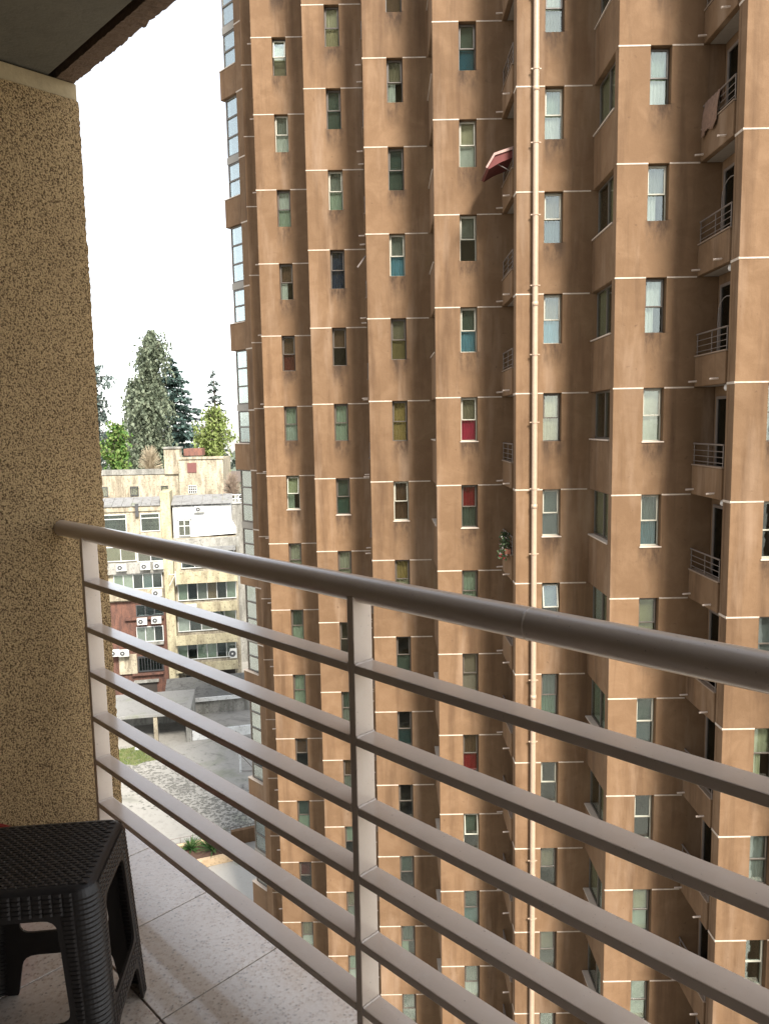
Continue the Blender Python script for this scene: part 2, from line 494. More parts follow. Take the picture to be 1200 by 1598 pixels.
def side_panel(s):
    bm = bmesh.new()
    def loop(pts):
        vs = [bm.verts.new((p[0], p[1], 0)) for p in pts]
        return [bm.edges.new((vs[i], vs[(i + 1) % len(vs)])) for i in range(len(vs))]
    es = loop(OUT) + loop(HOLE)
    bmesh.ops.triangle_fill(bm, edges=es, use_beauty=True)
    fr = list(bm.faces)
    ex = bmesh.ops.extrude_face_region(bm, geom=fr)
    for v in ex['geom']:
        if isinstance(v, bmesh.types.BMVert): v.co.z = -.006
    for v in bm.verts:
        v.co = side_pt(s, v.co.x, v.co.y, v.co.z)
    bmesh.ops.recalc_face_normals(bm, faces=bm.faces)
    me = bpy.data.meshes.new('side_panel'); bm.to_mesh(me); bm.free(); me.materials.append(RATTAN)
    return link('side_panel', me, stool)
for s in range(4): side_panel(s)
for s in range(4):                                   # rounded corner of each leg, ribbed across
    m = MB(); NA = 8
    hs_ = [.006 + (SH - .006) * i / 84 for i in range(85)]
    vs = []
    for i, h in enumerate(hs_):
        for j in range(NA + 1):
            a = (math.pi / 2) * j / NA + s * math.pi / 2
            c0 = half(h) - CR
            cx, cy = [(c0, c0), (-c0, c0), (-c0, -c0), (c0, -c0)][s]
            rr = CR + .0022 * (0.5 - 0.5 * math.cos(i * math.pi)) - (.004 if h < .012 else 0)
            vs.append((cx + rr * math.cos(a), cy + rr * math.sin(a), SH - h))
    W_ = NA + 1
    m.add(vs, [(i * W_ + j, (i + 1) * W_ + j, (i + 1) * W_ + j + 1, i * W_ + j + 1) for i in range(84) for j in range(NA)])
    o = m.build('leg', RATTAN, stool, smooth=False)
    md = o.modifiers.new('thickness', 'SOLIDIFY'); md.thickness = .005; md.offset = -1
top = MB()
def rr_ring(a, r, z, seg=6):
    return [(sx * (a - r) + r * math.cos(q * math.pi / 2 + j * math.pi / 2 / seg), sy * (a - r) + r * math.sin(q * math.pi / 2 + j * math.pi / 2 / seg), z)
            for q, (sx, sy) in enumerate([(1, 1), (-1, 1), (-1, -1), (1, -1)]) for j in range(seg + 1)]
rings = [rr_ring(half(.024), CR, SH - .024), rr_ring(half(.012) - .001, CR, SH - .012), rr_ring(A0 - .006, CR - .004, SH - .004), rr_ring(A0 - .016, CR - .012, SH), rr_ring(A0 - .03, CR - .02, SH + .0005)]
nr = len(rings[0])
top.add([p for r_ in rings for p in r_], [(k * nr + i, k * nr + (i + 1) % nr, (k + 1) * nr + (i + 1) % nr, (k + 1) * nr + i) for k in range(len(rings) - 1) for i in range(nr)] + [tuple(range((len(rings) - 1) * nr, len(rings) * nr))])
top.build('seat', RATTAN, stool, smooth=True)
weave = MB()
def pad(c, u, v, n_, lu, lv, h):
    c, u, v, n_ = Vector(c), Vector(u), Vector(v), Vector(n_)
    a = [c - u * lu - v * lv, c + u * lu - v * lv, c + u * lu + v * lv, c - u * lu + v * lv]
    b = [c - u * lu * .55 - v * lv * .7 + n_ * h, c + u * lu * .55 - v * lv * .7 + n_ * h, c + u * lu * .55 + v * lv * .7 + n_ * h, c - u * lu * .55 + v * lv * .7 + n_ * h]
    weave.add(a + b, [(4, 5, 6, 7), (0, 1, 5, 4), (1, 2, 6, 5), (2, 3, 7, 6), (3, 0, 4, 7)])
pu, pv = .0182, .0102
nrow = int((A0 * 2 - .03) / pv)
for j in range(nrow):
    y = -A0 + .017 + (j + .5) * pv
    nn = int((A0 * 2 - .03) / pu)
    for i in range(nn + 1):
        x = -A0 + .012 + (i + .5 + (.5 if j % 2 else 0)) * pu
        if abs(x) > A0 - .018: continue
        pad((x, y, SH), (1, 0, 0), (0, 1, 0), (0, 0, 1), pu * .49, pv * .44, .0026)
for s in range(4):
    for j in range(int((SH - .010) / pv)):
        h = .007 + (j + .5) * pv
        fw = flatw(h) - .004
        if h < .058 or .310 < h < .356: rng = [(-fw, fw)]
        elif h <= .310: e = .084 + .018 * (h - .066) / .222 + .004; rng = [(-fw, -e), (e, fw)]
        else: e = .094 + (flatw(SH) - .024 - .094) * (h - .366) / (SH - .366) + .008; rng = [(-fw, -e), (e, fw)]
        for a, b in rng:
            n_ = max(0, int(round((b - a) / pu)))
            if n_ == 0: continue
            stp = (b - a) / n_
            for i in range(n_):
                t_ = a + (i + .5) * stp
                p = side_pt(s, t_, h)
                u = side_pt(s, t_ + .01, h) - p; v = side_pt(s, t_, h + .01) - p
                n2 = side_pt(s, t_, h, .01) - p
                pad(p, u.normalized(), v.normalized(), n2.normalized(), stp * .48, pv * .44, .0026)
wv = weave.build('woven_strips', RATTAN, stool)
wv['kind'] = 'stuff'

# red plastic basin on the floor behind the stool, only its rim shows
bs = empty('red_basin', (-1.438, 2.245, FLOOR_Z))
bs.scale = (1.09, 1.09, 1.09)
tag(bs, 'red plastic tub on the floor behind the dark stool', 'tub')
RED = flat('red_plastic', (.30, .012, .018), .35, .15, 5)
MB().lathe([(.0, .004), (.15, .004), (.155, 0), (.165, .01), (.200, .172), (.216, .184), (.220, .192), (.216, .199), (.200, .199), (.193, .186), (.158, .02), (.0, .016)], 40).build('body', RED, bs, smooth=True)
MB().lathe([(.202, .176), (.213, .178), (.2215, .185), (.223, .193), (.220, .2005), (.215, .1995)], 40).build('rim', RED, bs, smooth=True)

# ================================================================== THE BROWN TOWER
H = 2.70
def TX(i): return 1.64 + 2.083 * (i - 5)
def TY(i): return 23.06 - 2.066 * (i - 5)
def TZ(k): return .84 + H * k
STEPX, STEPY, TH = 2.083, 2.066, .28
K0, K1 = -9, 7
tower = empty('apartment_tower', (TX(5), TY(5) + 4, GZ))
tag(tower, 'tall brown stepped apartment tower with rows of narrow windows', 'building')
TO = Vector(tower.location)
def T(x, y, z): return (x - TO.x, y - TO.y, z - TO.z)
WX0, WX1, WH = .765, 1.275, 1.34

def panel_mesh(width, holes=True):
    if holes:
        pts = [(0, -H), (width, -H), (width, 0), (WX1, 0), (WX1, -WH), (WX0, -WH), (WX0, 0), (0, 0)]
    else:
        pts = [(0, -H), (width, -H), (width, 0), (0, 0)]
    return MB().prism(pts, 'y', 0, TH).mesh('wall_panel', PLASTER_W if holes else PLASTER, bevel=.012, seg=2, fix=True)
def strip_mesh(xs_):
    return [MB().box(a, b, -.008, .02, -.020, .018).mesh('joint_line', WHITE_LINE, bevel=.003, seg=1) for a, b in xs_]
P_BAL, P_WIN = panel_mesh(STEPX + .48), panel_mesh(STEPX + .18)
S_LINE = strip_mesh([(-.012, WX0 - .004), (WX1 + .004, STEPX - .06)])
P_NARROW = panel_mesh(.735 + .48, False)
S_NARROW = strip_mesh([(-.012, .70)])

# window kit ------------------------------------------------------------
ww = WX1 - WX0
def ring_frame(m, x0, x1, z0, z1, t, y0, y1):
    m.box(x0, x1, y0, y1, z1 - t, z1); m.box(x0, x1, y0, y1, z0, z0 + t)
    m.box(x0, x0 + t, y0, y1, z0 + t, z1 - t); m.box(x1 - t, x1, y0, y1, z0 + t, z1 - t)
def frame_mesh(mat_):
    m = MB(); ring_frame(m, .002, ww - .002, -WH + .002, -.002, .032, .17, .235)
    return m.mesh('window', mat_, bevel=.003, seg=1)
def sash_mesh(mat_):
    m = MB(); ring_frame(m, .034, ww - .034, -WH * .52, -.034, .034, .150, .195)
    return m.mesh('sash', mat_, bevel=.003, seg=1)
FR = {0: frame_mesh(FRAME_DARK), 1: frame_mesh(FRAME_PALE)}
SA = {0: sash_mesh(FRAME_DARK), 1: sash_mesh(FRAME_PALE)}
PANE_U = MB().box(.066, ww - .066, .172, .178, -WH * .52 + .03, -.066).mesh('pane', GLASS)
PANE_L = MB().box(.034, ww - .034, .206, .212, -WH + .034, -WH * .52 + .01).mesh('pane', GLASS)
def curtain_mesh(x0, x1, z0, z1, y, folds, amp):
    m = MB(); n = max(4, folds * 6)
    vs = []
    for i in range(n + 1):
        u = i / n
        yy = y + amp * math.sin(u * folds * 2 * math.pi)
        vs += [(x0 + (x1 - x0) * u, yy * 1.0, z0), (x0 + (x1 - x0) * u, yy, z1)]
    m.add(vs, [(2 * i, 2 * i + 2, 2 * i + 3, 2 * i + 1) for i in range(n)])
    return m.mesh('curtain', CLOTH, smooth=True)
CU = curtain_mesh(.04, ww - .04, -WH * .52, -.03, .243, 4, .008)
CUF = curtain_mesh(.04, ww - .04, -WH * .52, -.03, .243, 1, .002)
CL = curtain_mesh(.04, ww - .04, -WH + .03, -WH * .52, .245, 5, .008)
CLF = curtain_mesh(.04, ww - .04, -WH + .03, -WH * .52, .245, 1, .002)
CLH = curtain_mesh(.04, .04 + (ww - .08) * .55, -WH + .03, -WH * .52, .247, 3, .010)
SILLW = MB().box(-.03, ww + .03, -.02, .17, -.03, .004).mesh('sill', SILL, bevel=.004, seg=1)
LIP = MB().box(.001, ww - .001, .02, .17, .0, .012).mesh('sill', PLASTER)

W_, CR_, TAN, GRY, DKG, BLU, TEAL, PNK, REDC, DRD, OCH, NAVY, PGR, BRN, BLK = (.72, .74, .70), (.62, .56, .40), (.30, .25, .17), (.28, .29, .26), (.10, .13, .11), (.16, .36, .48), (.012, .12, .19), (.60, .03, .10), (.33, .008, .02), (.16, .03, .022), (.44, .30, .11), (.02, .035, .085), (.42, .50, .40), (.17, .09, .055), None
WIN = {  # (tooth, floor): upper cloth, lower cloth, folded
 (5, 4): (DKG, TEAL, 0), (5, 3): (CR_, W_, 0), (5, 2): (GRY, BLK, 0), (5, 1): (DKG, BLU, 1), (5, 0): (TAN, PNK, 1), (5, -1): (REDC, DKG, 1), (5, -2): (PGR, PGR, 1), (5, -3): ((.36, .28, .22), (.42, .34, .29), 0), (5, -4): (BRN, REDC, 1), (5, -5): (DKG, BLK, 0), (5, -6): (DKG, (.12, .22, .22), 0), (5, -7): (GRY, W_, 1),
 (6, 3): (PGR, W_, 1), (6, 2): (TAN, (.14, .19, .20), 1), (6, 1): (TAN, BLU, 1), (6, 0): (CR_, CR_, 1), (6, -1): (DKG, (.10, .12, .12), 0), (6, -2): (DKG, BLK, 0), (6, -3): (DKG, (.14, .24, .16), 1), (6, -4): (BLK, BLK, 0), (6, -5): (TAN, BLK, 0), (6, -6): (TAN, BLK, 0), (6, 4): (W_, GRY, 1),
 (7, 3): (PGR, W_, 1), (7, 2): (GRY, W_, 2), (7, 1): (W_, W_, 2), (7, 0): ((.58, .56, .44), (.58, .60, .50), 0), (7, -1): (DKG, (.07, .17, .21), 1), (7, -2): ((.36, .33, .16), (.36, .33, .16), 0), (7, -3): (DKG, (.06, .10, .11), 0), (7, -4): (BLK, BLK, 0), (7, -5): ((.48, .46, .30), PGR, 0), (7, -6): (PGR, PGR, 0),
 (4, 5): (DKG, BRN, 0), (4, 4): (TAN, W_, 2), (4, 3): (DKG, DKG, 0), (4, 2): (GRY, BLU, 1), (4, 1): (TAN, (.27, .20, .09), 0), (4, 0): (OCH, OCH, 1), (4, -1): (BRN, BRN, 1), (4, -2): (OCH, (.55, .50, .36), 1), (4, -3): (BLK, DKG, 0), (4, -4): (BLK, (.03, .07, .08), 0), (4, -5): (BLK, BLK, 0), (4, -6): (DKG, BLK, 0), (4, -7): (DKG, PGR, 2), (4, -8): (DKG, DKG, 1),
 (3, 5): (CR_, (.50, .42, .26), 1), (3, 4): (DKG, DKG, 0), (3, 3): (GRY, PGR, 1), (3, 2): (NAVY, NAVY, 1), (3, 1): (BRN, BLK, 0), (3, 0): (PGR, PGR, 1), (3, -1): (DKG, (.05, .11, .09), 0), (3, -2): ((.5, .48, .38), (.5, .48, .38), 1),
 (2, 5): (W_, TAN, 0), (2, 4): (GRY, W_, 1), (2, 3): (W_, PGR, 1), (2, 2): (BRN, W_, 2), (2, 1): (BRN, DRD, 1), (2, 0): (PGR, (.5, .56, .5), 1), (2, -1): ((.36, .38, .24), PGR, 2), (2, -2): ((.5, .48, .38), (.5, .48, .38), 1), (2, -3): (DKG, PGR, 1), (2, -4): (PGR, PGR, 1), (2, -5): (BRN, BLK, 0), (2, -6): (DKG, PGR, 0), (2, -7): (DRD, BLK, 0), (2, -8): (TAN, W_, 1),
 (8, 1): (PGR, PGR, 1), (8, 0): (DKG, (.3, .34, .38), 1), (8, -1): (BLK, BLK, 0), (8, -2): ((.25, .27, .29), (.25, .27, .29), 0), (8, -3): ((.66, .66, .46), (.66, .66, .46), 2), (8, -4): ((.40, .44, .44), (.40, .44, .44), 1), (8, -5): (BLK, BLK, 0),
}
PALE = {(5, 3), (5, 1), (5, 0), (5, -5), (6, -1), (6, -2), (6, 3), (6, 2), (6, 1), (7, 0), (7, 2), (7, -1), (7, -4), (2, -1), (4, 2), (3, 3), (4, -1), (5, 2), (7, -3), (6, -4), (8, -1), (8, -5), (2, 4)}
OPEN = {(6, -2), (5, -5), (2, 5), (2, -1)}
def put_window(i, k):
    org = T(TX(i) + WX0, TY(i), TZ(k))
    pal = 1 if (i, k) in PALE else 0
    wo_ = link('window', FR[pal], tower, org)
    s_ = link('sash', SA[1 if (i, k) in OPEN else pal], wo_)
    p1 = link('pane', PANE_U, wo_); link('pane', PANE_L, wo_)
    if (i, k) in OPEN:
        for q in (s_, p1):
            q.location = (0, .172 - .172 * math.cos(R(14)), 0); q.rotation_euler = (R(-14), 0, 0)
    if (i, k) in WIN: up, lo, fd = WIN[(i, k)]
    else:
        rng = random.Random(i * 101 + k * 7)
        up, lo, fd = rng.choice([DKG, GRY, TAN, PGR, BRN, BLK]), rng.choice([BLK, DKG, W_, PGR, GRY, BLK]), rng.choice([0, 1])
    if up:
        c = link('curtain', CU if fd else CUF, wo_); c.color = (*up, 1)
    if lo:
        c = link('curtain', {0: CLF, 1: CL, 2: CLH}[fd], wo_); c.color = (*lo, 1)
    below = (k < 0) or (i, k) == (5, 0) or (i, k) == (7, 0)
    if below: link('sill', SILLW, wo_, (0, 0, -WH))

# balcony kit (origin at the tooth corner, floor line k) -----------------
R_ = STEPY
PARAPET = MB().box(-.055, .10, .385, R_ - .002, .004, .74).mesh('parapet', PLASTER, bevel=.02, seg=2)
SLABB = MB().box(.102, .478, .385, R_ - .002, .004, .14).mesh('balcony_slab', SOFFIT)
CAP = MB().box(-.075, .115, .37, R_ - .002, .742, .775).mesh('cap', flat('parapet_cap', (.20, .14, .095), .8, .2, 3), bevel=.004, seg=1)
BACK = MB().box(.48, .56, .30, R_ - .002, .0, H - .002).mesh('back_wall', PLASTER)
PIER = MB().box(0, .30, TH + .001, .383, -H, 0).mesh('pier', PLASTER)
dm = MB()
ring_frame_y = lambda m, y0, y1, z0, z1, t, x0, x1: (m.box(x0, x1, y0, y1, z1 - t, z1), m.box(x0, x1, y0, y1, z0, z0 + t), m.box(x0, x1, y0, y0 + t, z0 + t, z1 - t), m.box(x0, x1, y1 - t, y1, z0 + t, z1 - t))
ring_frame_y(dm, .50, 1.86, .15, 2.45, .07, .42, .478)
dm.box(.42, .478, 1.13, 1.22, .22, 2.38)
DOOR = dm.mesh('balcony_door', flat('door_frame', (.13, .10, .08), .5, .2, 4), bevel=.004, seg=1)
DPANE = MB().box(.452, .460, .571, 1.129, .221, 2.379).mesh('pane', DOORGLASS)
DPANE2 = MB().box(.452, .460, 1.221, 1.789, .221, 2.379).mesh('pane', DOORGLASS)
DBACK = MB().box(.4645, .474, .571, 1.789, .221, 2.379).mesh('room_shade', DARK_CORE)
rm = MB()
for z in (.86, .995, 1.13): rm.tube((-.02, .385, z), (-.02, R_ - .01, z), .010, None, 6)
rm.tube((-.02, .385, 1.29), (-.02, R_ - .01, 1.29), .021, None, 8)
for y in (.40, 1.20, R_ - .06): rm.tube((-.02, y, .775), (-.02, y, 1.29), .012, None, 6)
BRAIL = rm.mesh('balcony_railing', flat('balcony_rail_paint', (.14, .11, .09), .45, .2, 6))
SPOUT = MB().tube((.02, 0, 0), (-.21, 0, -.012), .024, None, 8).mesh('drain_spout', flat('pale_spout', (.46, .37, .30), .5, .2, 5))
LPIER = MB().box(-.010, .02, .0, .385, -.030, .026).mesh('joint_line', WHITE_LINE)

# return-window kit ------------------------------------------------------
SPAN = MB().box(0, .24, TH + .002, R_ - .002, .004, H - 1.32).mesh('spandrel', PLASTER, bevel=.02, seg=2)
RSILL = MB().box(-.03, .20, TH + .002, R_ - .002, H - 1.318, H - 1.28).mesh('sill', SILL, bevel=.004, seg=1)
zz0, zz1 = H - 1.279, H - .002
fm = MB(); ring_frame_y(fm, TH + .004, R_ - .004, zz0, zz1, .045, .145, .205)
fm.box(.145, .205, 1.14, 1.20, zz0 + .045, zz1 - .045)
RFRAME = fm.mesh('window', FRAME_DARK, bevel=.003, seg=1)
RP1 = MB().box(.17, .177, TH + .05, 1.139, zz0 + .046, zz1 - .046).mesh('pane', GLASS)
RP2 = MB().box(.17, .177, 1.201, R_ - .05, zz0 + .046, zz1 - .046).mesh('pane', GLASS)
def curtain_y(y0, y1):
    m = MB(); n = 40; vs = []
    for q in range(n + 1):
        u = q / n; xx = .225 + .012 * math.sin(u * 9 * 2 * math.pi)
        vs += [(xx, y0 + (y1 - y0) * u, zz0 + .03), (xx, y0 + (y1 - y0) * u, zz1 - .03)]
    return m.add(vs, [(2 * q, 2 * q + 2, 2 * q + 3, 2 * q + 1) for q in range(n)]).mesh('curtain', CLOTH, smooth=True)
RC1, RC2 = curtain_y(TH + .05, 1.139), curtain_y(1.201, R_ - .05)

IMAX = 10
for i in range(1, IMAX + 1):
    for k in range(K0, K1 + 1):
        z = TZ(k)
        nxt_balcony = (i + 1) % 2 == 0
        if i == 1:
            p = link('wall_panel', P_NARROW, tower, T(-5.344, TY(1), z))
            link('joint_line', S_NARROW[0], p)
            continue
        p = link('wall_panel', P_BAL if nxt_balcony else P_WIN, tower, T(TX(i), TY(i), z))
        for sl in S_LINE: link('joint_line', sl, p)
        if i <= 9: put_window(i, k)
        org = T(TX(i), TY(i), z)
        if i % 2 == 0:
            pr = link('parapet', PARAPET, tower, org)
            link('cap', CAP, pr)
            link('balcony_slab', SLABB, pr)
            link('back_wall', BACK, tower, org)
            pi = link('pier', PIER, tower, org); link('joint_line', LPIER, pi)
            link('balcony_railing', BRAIL, tower, org)
            if i in (6, 8, 10) and k < K1:
                d = link('balcony_door', DOOR, tower, org)
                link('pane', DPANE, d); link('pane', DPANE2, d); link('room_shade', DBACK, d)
            for yy in (.72, R_ - .14):
                link('drain_spout', SPOUT, tower, T(TX(i) - .04, TY(i) + yy, z + .14))
        else:
            s_ = link('spandrel', SPAN, tower, org)
            link('sill', RSILL, s_)
            if i >= 5:
                wn = link('window', RFRAME, tower, org)
                link('pane', RP1, wn); link('pane', RP2, wn)
                rng = random.Random(i * 31 + k)
                for cm, pr_ in ((RC1, .8), (RC2, .55)):
                    if rng.random() < pr_:
                        c = link('curtain', cm, wn); c.color = (*rng.choice([(.36, .34, .20), PGR, (.42, .40, .28), GRY, TAN, W_]), 1)

# dark core added for unlit-room shade behind the skin; roof and plinth
def stair(off):
    pts = [(-5.15 + off, TY(1) + off)]
    for i in range(2, IMAX + 1):
        pts += [(TX(i) + off, TY(i - 1) + off), (TX(i) + off, TY(i) + off)]
    pts += [(TX(IMAX + 1) + off, TY(IMAX) + off)]
    return pts
corepts = stair(.72)
corepts += [(TX(IMAX + 1) + 9, TY(IMAX) + 9), (4.5, 42.0), (-3.4, 36.2)]
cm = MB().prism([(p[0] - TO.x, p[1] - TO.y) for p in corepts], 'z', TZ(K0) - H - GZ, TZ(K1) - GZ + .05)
cm.build('room_shade_core', DARK_CORE, tower, fix=True)
rp = stair(-.02) + [(TX(IMAX + 1) + 9, TY(IMAX) + 9), (4.5, 42.0), (-3.4, 36.2), (-5.4, 33.6)]
MB().prism([(p[0] - TO.x, p[1] - TO.y) for p in rp], 'z', TZ(K1) - GZ + .06, TZ(K1) - GZ + .5).build('roof', PLASTER, tower, fix=True)
pl = stair(.01) + [(TX(IMAX + 1) + 9, TY(IMAX) + 9), (4.5, 42.0), (-3.4, 36.2), (-5.4, 33.6)]
MB().prism([(p[0] - TO.x, p[1] - TO.y) for p in pl], 'z', 0, TZ(K0) - H - GZ - .01).build('plinth', PLASTER, tower, fix=True)

# corner bay of big panes at the left end (45 degrees) -------------------
bay_o = Vector((-5.62, 33.30, 0))
bm_rot = R(-45)      # local x runs to the right and nearer, local y away into the building
def bay_link(name, me, z, parent=None):
    o = link(name, me, parent or tower, T(bay_o.x, bay_o.y, z) if not parent else None)
    if not parent: o.rotation_euler = (0, 0, bm_rot)
    return o
BW = 1.60           # visible width of the face, wall strip is the right .52 m
WS = .56
bay_wall = MB().box(-WS, .06, 0, .25, -H, 0).mesh('bay_wall', PLASTER, bevel=.012, fix=True)
bay_line = MB().box(-WS, .0, -.010, .02, -.03, .026).mesh('joint_line', WHITE_LINE)
bay_span = MB().box(-BW - .16, -WS - .002, 0, 1.6, .0, 1.18).mesh('bay_spandrel', PLASTER, bevel=.012, fix=True)
bay_sill = MB().box(-BW - .18, -WS - .003, -.02, 1.6, 1.182, 1.22).mesh('sill', SILL, bevel=.004, seg=1)
bay_band = MB().box(-BW + .0, -WS - .002, .10, 1.5, -.02, .28).mesh('bay_band', flat('grey_band', (.20, .18, .15), .6, .15, 3))
def bay_glazing(z0, z1, n):
    m = MB(); x0, x1 = -BW + .015, -WS - .004
    m.box(x0, x0 + .07, .13, .20, z0, z1); m.box(x1 - .05, x1, .13, .20, z0, z1)
    m.box(x0 + .07, x1 - .05, .13, .20, z0, z0 + .06); m.box(x0 + .07, x1 - .05, .13, .20, z1 - .06, z1)
    for q in range(1, n):
        zq = z0 + (z1 - z0) * q / n
        m.box(x0 + .07, x1 - .05, .12, .20, zq - .035, zq + .035)
    f = m.mesh('bay_window', FRAME_DARK, bevel=.004, seg=1)
    panes = []
    zs = [z0 + .06] + [z0 + (z1 - z0) * q / n for q in range(1, n)] + [z1 - .06]
    for a, b in zip(zs[:-1], zs[1:]):
        panes.append(MB().box(x0 + .071, x1 - .051, .160, .166, a + (.036 if a > zs[0] + .01 else .001), b - (.036 if b < zs[-1] - .01 else .001)).mesh('pane', BAYGLASS))
    sidep = MB().box(x0 + .01, x0 + .016, .201, 1.3, z0, z1).mesh('pane', BAYGLASS)
    c = MB(); nn = 20
    vs = []
    for q in range(nn + 1):
        u = q / nn; yy = .30 + .015 * math.sin(u * 30)
        vs += [(x0 + .1 + (x1 - x0 - .16) * u, yy, z0 + .03), (x0 + .1 + (x1 - x0 - .16) * u, yy, z1 - .03)]
    c.add(vs, [(2 * q, 2 * q + 2, 2 * q + 3, 2 * q + 1) for q in range(nn)])
    return f, panes + [sidep], c.mesh('curtain', CLOTH, smooth=True)
G3 = bay_glazing(.285, H - .005, 3)
G2 = bay_glazing(1.225, H - .025, 2)
bay_back = MB().box(-BW + .35, -WS, .6, .7, 0, H - .02).mesh('room_wall', ROOM)
for k in range(K0 - 1, K1):
    z = TZ(k)
    if k >= K0 - 0:
        bw = bay_link('bay_wall', bay_wall, z); bl = link('joint_line', bay_line, bw)
    odd = k % 2 == 1
    if odd:
        s_ = bay_link('bay_spandrel', bay_span, z); link('sill', bay_sill, s_)
        f, ps, cu = G2
    else:
        bay_link('bay_band', bay_band, z)
        f, ps, cu = G3
    wn = bay_link('bay_window', f, z)
    for p in ps: link('pane', p, wn)
    c = link('curtain', cu, wn)
    c.color = (*random.choice([(.56, .62, .58), (.50, .56, .50), (.62, .66, .62), (.44, .5, .46)]), 1)
    bay_link('room_wall', bay_back, z)
bw = bay_link('bay_wall', bay_wall, TZ(K1))

# rainwater pipe on the tower -------------------------------------------
px_, py_ = TX(6) + .505, TY(6) - .105
pipe = MB().tube((0, 0, 0), (0, 0, TZ(K1) - GZ), .078, None, 14, False).build('rain_pipe', PIPE, tower, T(px_, py_, GZ), smooth=True)
brk = MB()
brk.lathe([(.079, -.02), (.090, -.02), (.090, .02), (.079, .02)], 14); brk.box(-.135, -.088, -.012, .012, -.014, .014); brk.box(.088, .135, -.012, .012, -.014, .014)
brk.box(-.02, .02, .08, .11, -.016, .016)
BRK = brk.mesh('bracket', PIPE)
CPL = MB().lathe([(.079, -.06), (.088, -.055), (.088, .055), (.079, .06)], 14).mesh('coupling', PIPE, smooth=True)
z = 1.0; q = 0
while z < TZ(K1) - GZ:
    link('bracket', BRK, pipe, (0, 0, z))
    if q % 3 == 1: link('coupling', CPL, pipe, (0, 0, z - .5))
    z += 1.86; q += 1
# wall between the narrow face and the bay
a_, b_ = Vector((-5.342, TY(1) + TH + .002)), Vector((-5.60, 33.27))
z0_, z1_ = TZ(K0) - H, TZ(K1)
MB().hexa([T(a_.x, a_.y, z0_), T(a_.x + .3, a_.y, z0_), T(b_.x + .4, b_.y + .3, z0_), T(b_.x, b_.y, z0_), T(a_.x, a_.y, z1_), T(a_.x + .3, a_.y, z1_), T(b_.x + .4, b_.y + .3, z1_), T(b_.x, b_.y, z1_)]).build('return_wall', PLASTER, tower)

# ------------------------------------------------------------------ things on the tower's balconies
def bal(i, k): return Vector((TX(i), TY(i), TZ(k)))
# folded red awning on the balcony of the pipe bay
o_ = bal(6, 2)
aw = empty('awning', (o_.x - .05, o_.y + 1.0, o_.z + 1.30))
aw.scale = (.8, .9, .8)
tag(aw, 'small red awning with pale scalloped edge jutting from a balcony', 'awning')
prof = [(.05, 0), (-.58, -.20), (-.84, -.62), (-.78, -.68), (-.40, -.47), (.05, -.30)]
MB().prism(prof, 'y', -.62, .62).build('cloth', flat('dark_red_canvas', (.09, .014, .010), .8, .2, 6), aw, fix=True)
prof2 = [(.055, .05), (-.61, -.16), (-.90, -.63), (-.84, -.655), (-.575, -.235), (.055, -.045)]
MB().prism(prof2, 'y', -.66, -.622).build('valance', flat('pale_pink_valance', (.30, .19, .16), .8, .4, 9), aw, fix=True)
MB().prism([(.05, .048), (-.61, -.162), (-.895, -.628), (-.842, -.62), (-.58, -.198), (.05, .002)], 'y', -.621, .66).build('valance', flat('pale_pink_valance', (.4, .25, .21), .8, .4, 9), aw, fix=True)
ar = MB(); ar.tube((.05, -.5, -.75), (-.45, -.5, -.48), .014); ar.build('arm', METAL_DARK, aw)
# rug on the top right railing
o_ = bal(8, 2)
rug = MB(); n_ = 14
vs = []
for q in range(n_ + 1):
    u = q / n_
    for j, (dx, dz) in enumerate([(.06, 1.10), (.02, 1.315), (-.05, 1.30), (-.09, 1.05), (-.11, .85), (-.10, .66), (-.13, .55)]):
        y = 1.10 + .78 * u + .03 * math.sin(q * 1.7 + j) + (.10 * (1.3 - dz) if j > 1 else 0)
        vs.append((dx + .018 * math.sin(q * 2.1 + j * .7), y, dz - (.05 * math.sin(u * 9) if j == 6 else 0)))
rug.add(vs, [(q * 7 + j, (q + 1) * 7 + j, (q + 1) * 7 + j + 1, q * 7 + j + 1) for q in range(n_) for j in range(6)])
ro = rug.build('hanging_rug', flat('rug_cloth', (.17, .10, .065), .95, .55, 9, .004, 60), None, o_, smooth=True)
tag(ro, 'brown patterned rug hung over the topmost balcony railing at right', 'rug')
md = ro.modifiers.new('thickness', 'SOLIDIFY'); md.thickness = .012
